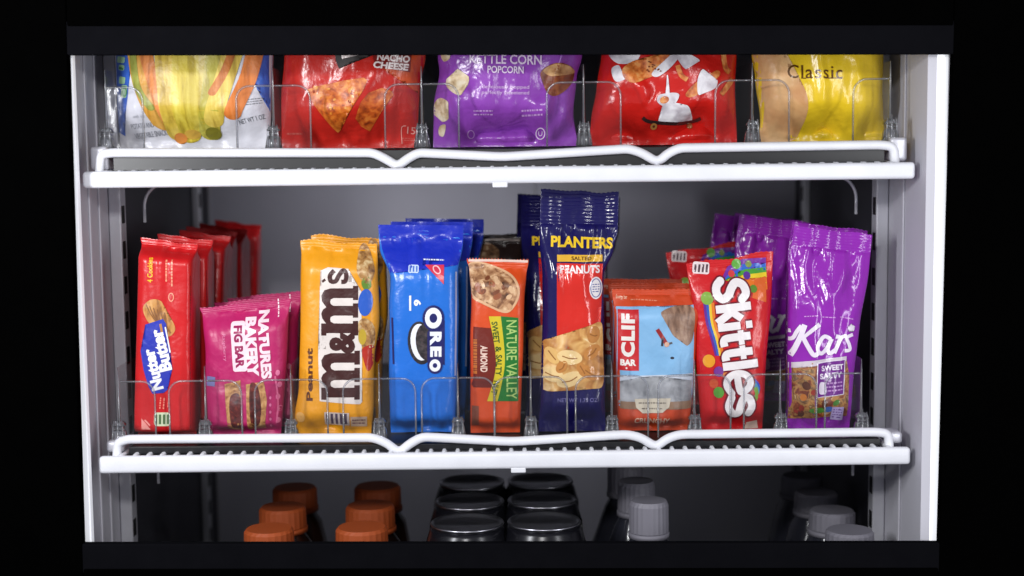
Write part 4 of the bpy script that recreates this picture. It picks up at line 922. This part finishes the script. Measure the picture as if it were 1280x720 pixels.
# ================================================================== bottles and cans on the deck below
def body_of_rev(name, label, cat, parts, x, y, group):
    root = thing(name, label, cat, (x, y, ZD), group)
    for pn, prof, mat in parts:
        bm = bmesh.new(); lathe(bm, prof); obj(pn, bm, mat, root, True)
    return root
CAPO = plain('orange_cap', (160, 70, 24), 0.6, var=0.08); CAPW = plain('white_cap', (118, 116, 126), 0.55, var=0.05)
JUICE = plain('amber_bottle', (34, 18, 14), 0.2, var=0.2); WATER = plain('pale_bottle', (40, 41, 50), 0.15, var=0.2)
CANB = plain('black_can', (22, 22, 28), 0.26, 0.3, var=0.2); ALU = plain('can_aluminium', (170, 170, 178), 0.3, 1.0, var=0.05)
def ridged_cap(r, z0, h):
    bm = bmesh.new(); seg = 48; P = []
    for z, k in ((z0, 1.0), (z0 + h * 0.86, 0.985), (z0 + h, 0.90), (z0 + h, 0.02)):
        P.append([bm.verts.new(((r * k + (0.0003 * (j % 2) if k > 0.95 else 0)) * math.cos(2 * math.pi * j / seg), (r * k + (0.0003 * (j % 2) if k > 0.95 else 0)) * math.sin(2 * math.pi * j / seg), z)) for j in range(seg)])
    for i in range(3):
        for j in range(seg): bm.faces.new((P[i][j], P[i][(j + 1) % seg], P[i + 1][(j + 1) % seg], P[i + 1][j]))
    bm.faces.new(P[3]); bm.faces.new(P[0][::-1]); return bm
def bottle(label, px, py, Y, cap_r, cap_h, capm, bodym, group, body_r=0.032):
    t = W(px, py, Y); ht = t.z - ZD
    root = thing('bottle', label, 'bottle', (t.x, Y, ZD), group)
    zc = ht - cap_h
    bm = bmesh.new(); lathe(bm, [(body_r * 0.9, 0.0005), (body_r, 0.006), (body_r, zc - 0.062), (body_r * 0.95, zc - 0.05), (cap_r * 1.2, zc - 0.014), (cap_r * 0.92, zc - 0.006), (cap_r * 0.92, zc - 0.0006)]); obj('body', bm, bodym, root, True)
    bm = bmesh.new(); lathe(bm, [(cap_r * 1.06, zc - 0.0045), (cap_r * 1.06, zc - 0.001), (cap_r * 0.95, zc - 0.0004)]); obj('neck_ring', bm, capm, root, True)
    o = obj('cap', ridged_cap(cap_r, zc, cap_h), capm, root)
    return root
ORD = ['front', 'second', 'third', 'fourth']
def lane(n, px, py, y0, dy, fn, drift=0.0):
    """things of one lane stand behind each other at the same height"""
    t = W(px, py, y0)
    for k in range(n):
        fn(k, t.x + drift * k, y0 + dy * k, t.z)
def mk_bottle(where, cap_r, cap_h, capm, bodym, group, kind):
    def f(k, x, y, z):
        root = thing('bottle', f'{ORD[k]} {kind} in the lane {where}', 'bottle', (x, y, ZD), group)
        ht = z - ZD; zc = ht - cap_h; br = 0.032
        bm = bmesh.new(); lathe(bm, [(br * 0.9, 0.0005), (br, 0.006), (br, zc - 0.062), (br * 0.95, zc - 0.05), (cap_r * 1.2, zc - 0.014), (cap_r * 0.92, zc - 0.006), (cap_r * 0.92, zc - 0.0006)]); obj('body', bm, bodym, root, True)
        bm = bmesh.new(); lathe(bm, [(cap_r * 1.06, zc - 0.0045), (cap_r * 1.06, zc - 0.001), (cap_r * 0.95, zc - 0.0004)]); obj('neck_ring', bm, capm, root, True)
        obj('cap', ridged_cap(cap_r, zc, cap_h), capm, root)
    return f
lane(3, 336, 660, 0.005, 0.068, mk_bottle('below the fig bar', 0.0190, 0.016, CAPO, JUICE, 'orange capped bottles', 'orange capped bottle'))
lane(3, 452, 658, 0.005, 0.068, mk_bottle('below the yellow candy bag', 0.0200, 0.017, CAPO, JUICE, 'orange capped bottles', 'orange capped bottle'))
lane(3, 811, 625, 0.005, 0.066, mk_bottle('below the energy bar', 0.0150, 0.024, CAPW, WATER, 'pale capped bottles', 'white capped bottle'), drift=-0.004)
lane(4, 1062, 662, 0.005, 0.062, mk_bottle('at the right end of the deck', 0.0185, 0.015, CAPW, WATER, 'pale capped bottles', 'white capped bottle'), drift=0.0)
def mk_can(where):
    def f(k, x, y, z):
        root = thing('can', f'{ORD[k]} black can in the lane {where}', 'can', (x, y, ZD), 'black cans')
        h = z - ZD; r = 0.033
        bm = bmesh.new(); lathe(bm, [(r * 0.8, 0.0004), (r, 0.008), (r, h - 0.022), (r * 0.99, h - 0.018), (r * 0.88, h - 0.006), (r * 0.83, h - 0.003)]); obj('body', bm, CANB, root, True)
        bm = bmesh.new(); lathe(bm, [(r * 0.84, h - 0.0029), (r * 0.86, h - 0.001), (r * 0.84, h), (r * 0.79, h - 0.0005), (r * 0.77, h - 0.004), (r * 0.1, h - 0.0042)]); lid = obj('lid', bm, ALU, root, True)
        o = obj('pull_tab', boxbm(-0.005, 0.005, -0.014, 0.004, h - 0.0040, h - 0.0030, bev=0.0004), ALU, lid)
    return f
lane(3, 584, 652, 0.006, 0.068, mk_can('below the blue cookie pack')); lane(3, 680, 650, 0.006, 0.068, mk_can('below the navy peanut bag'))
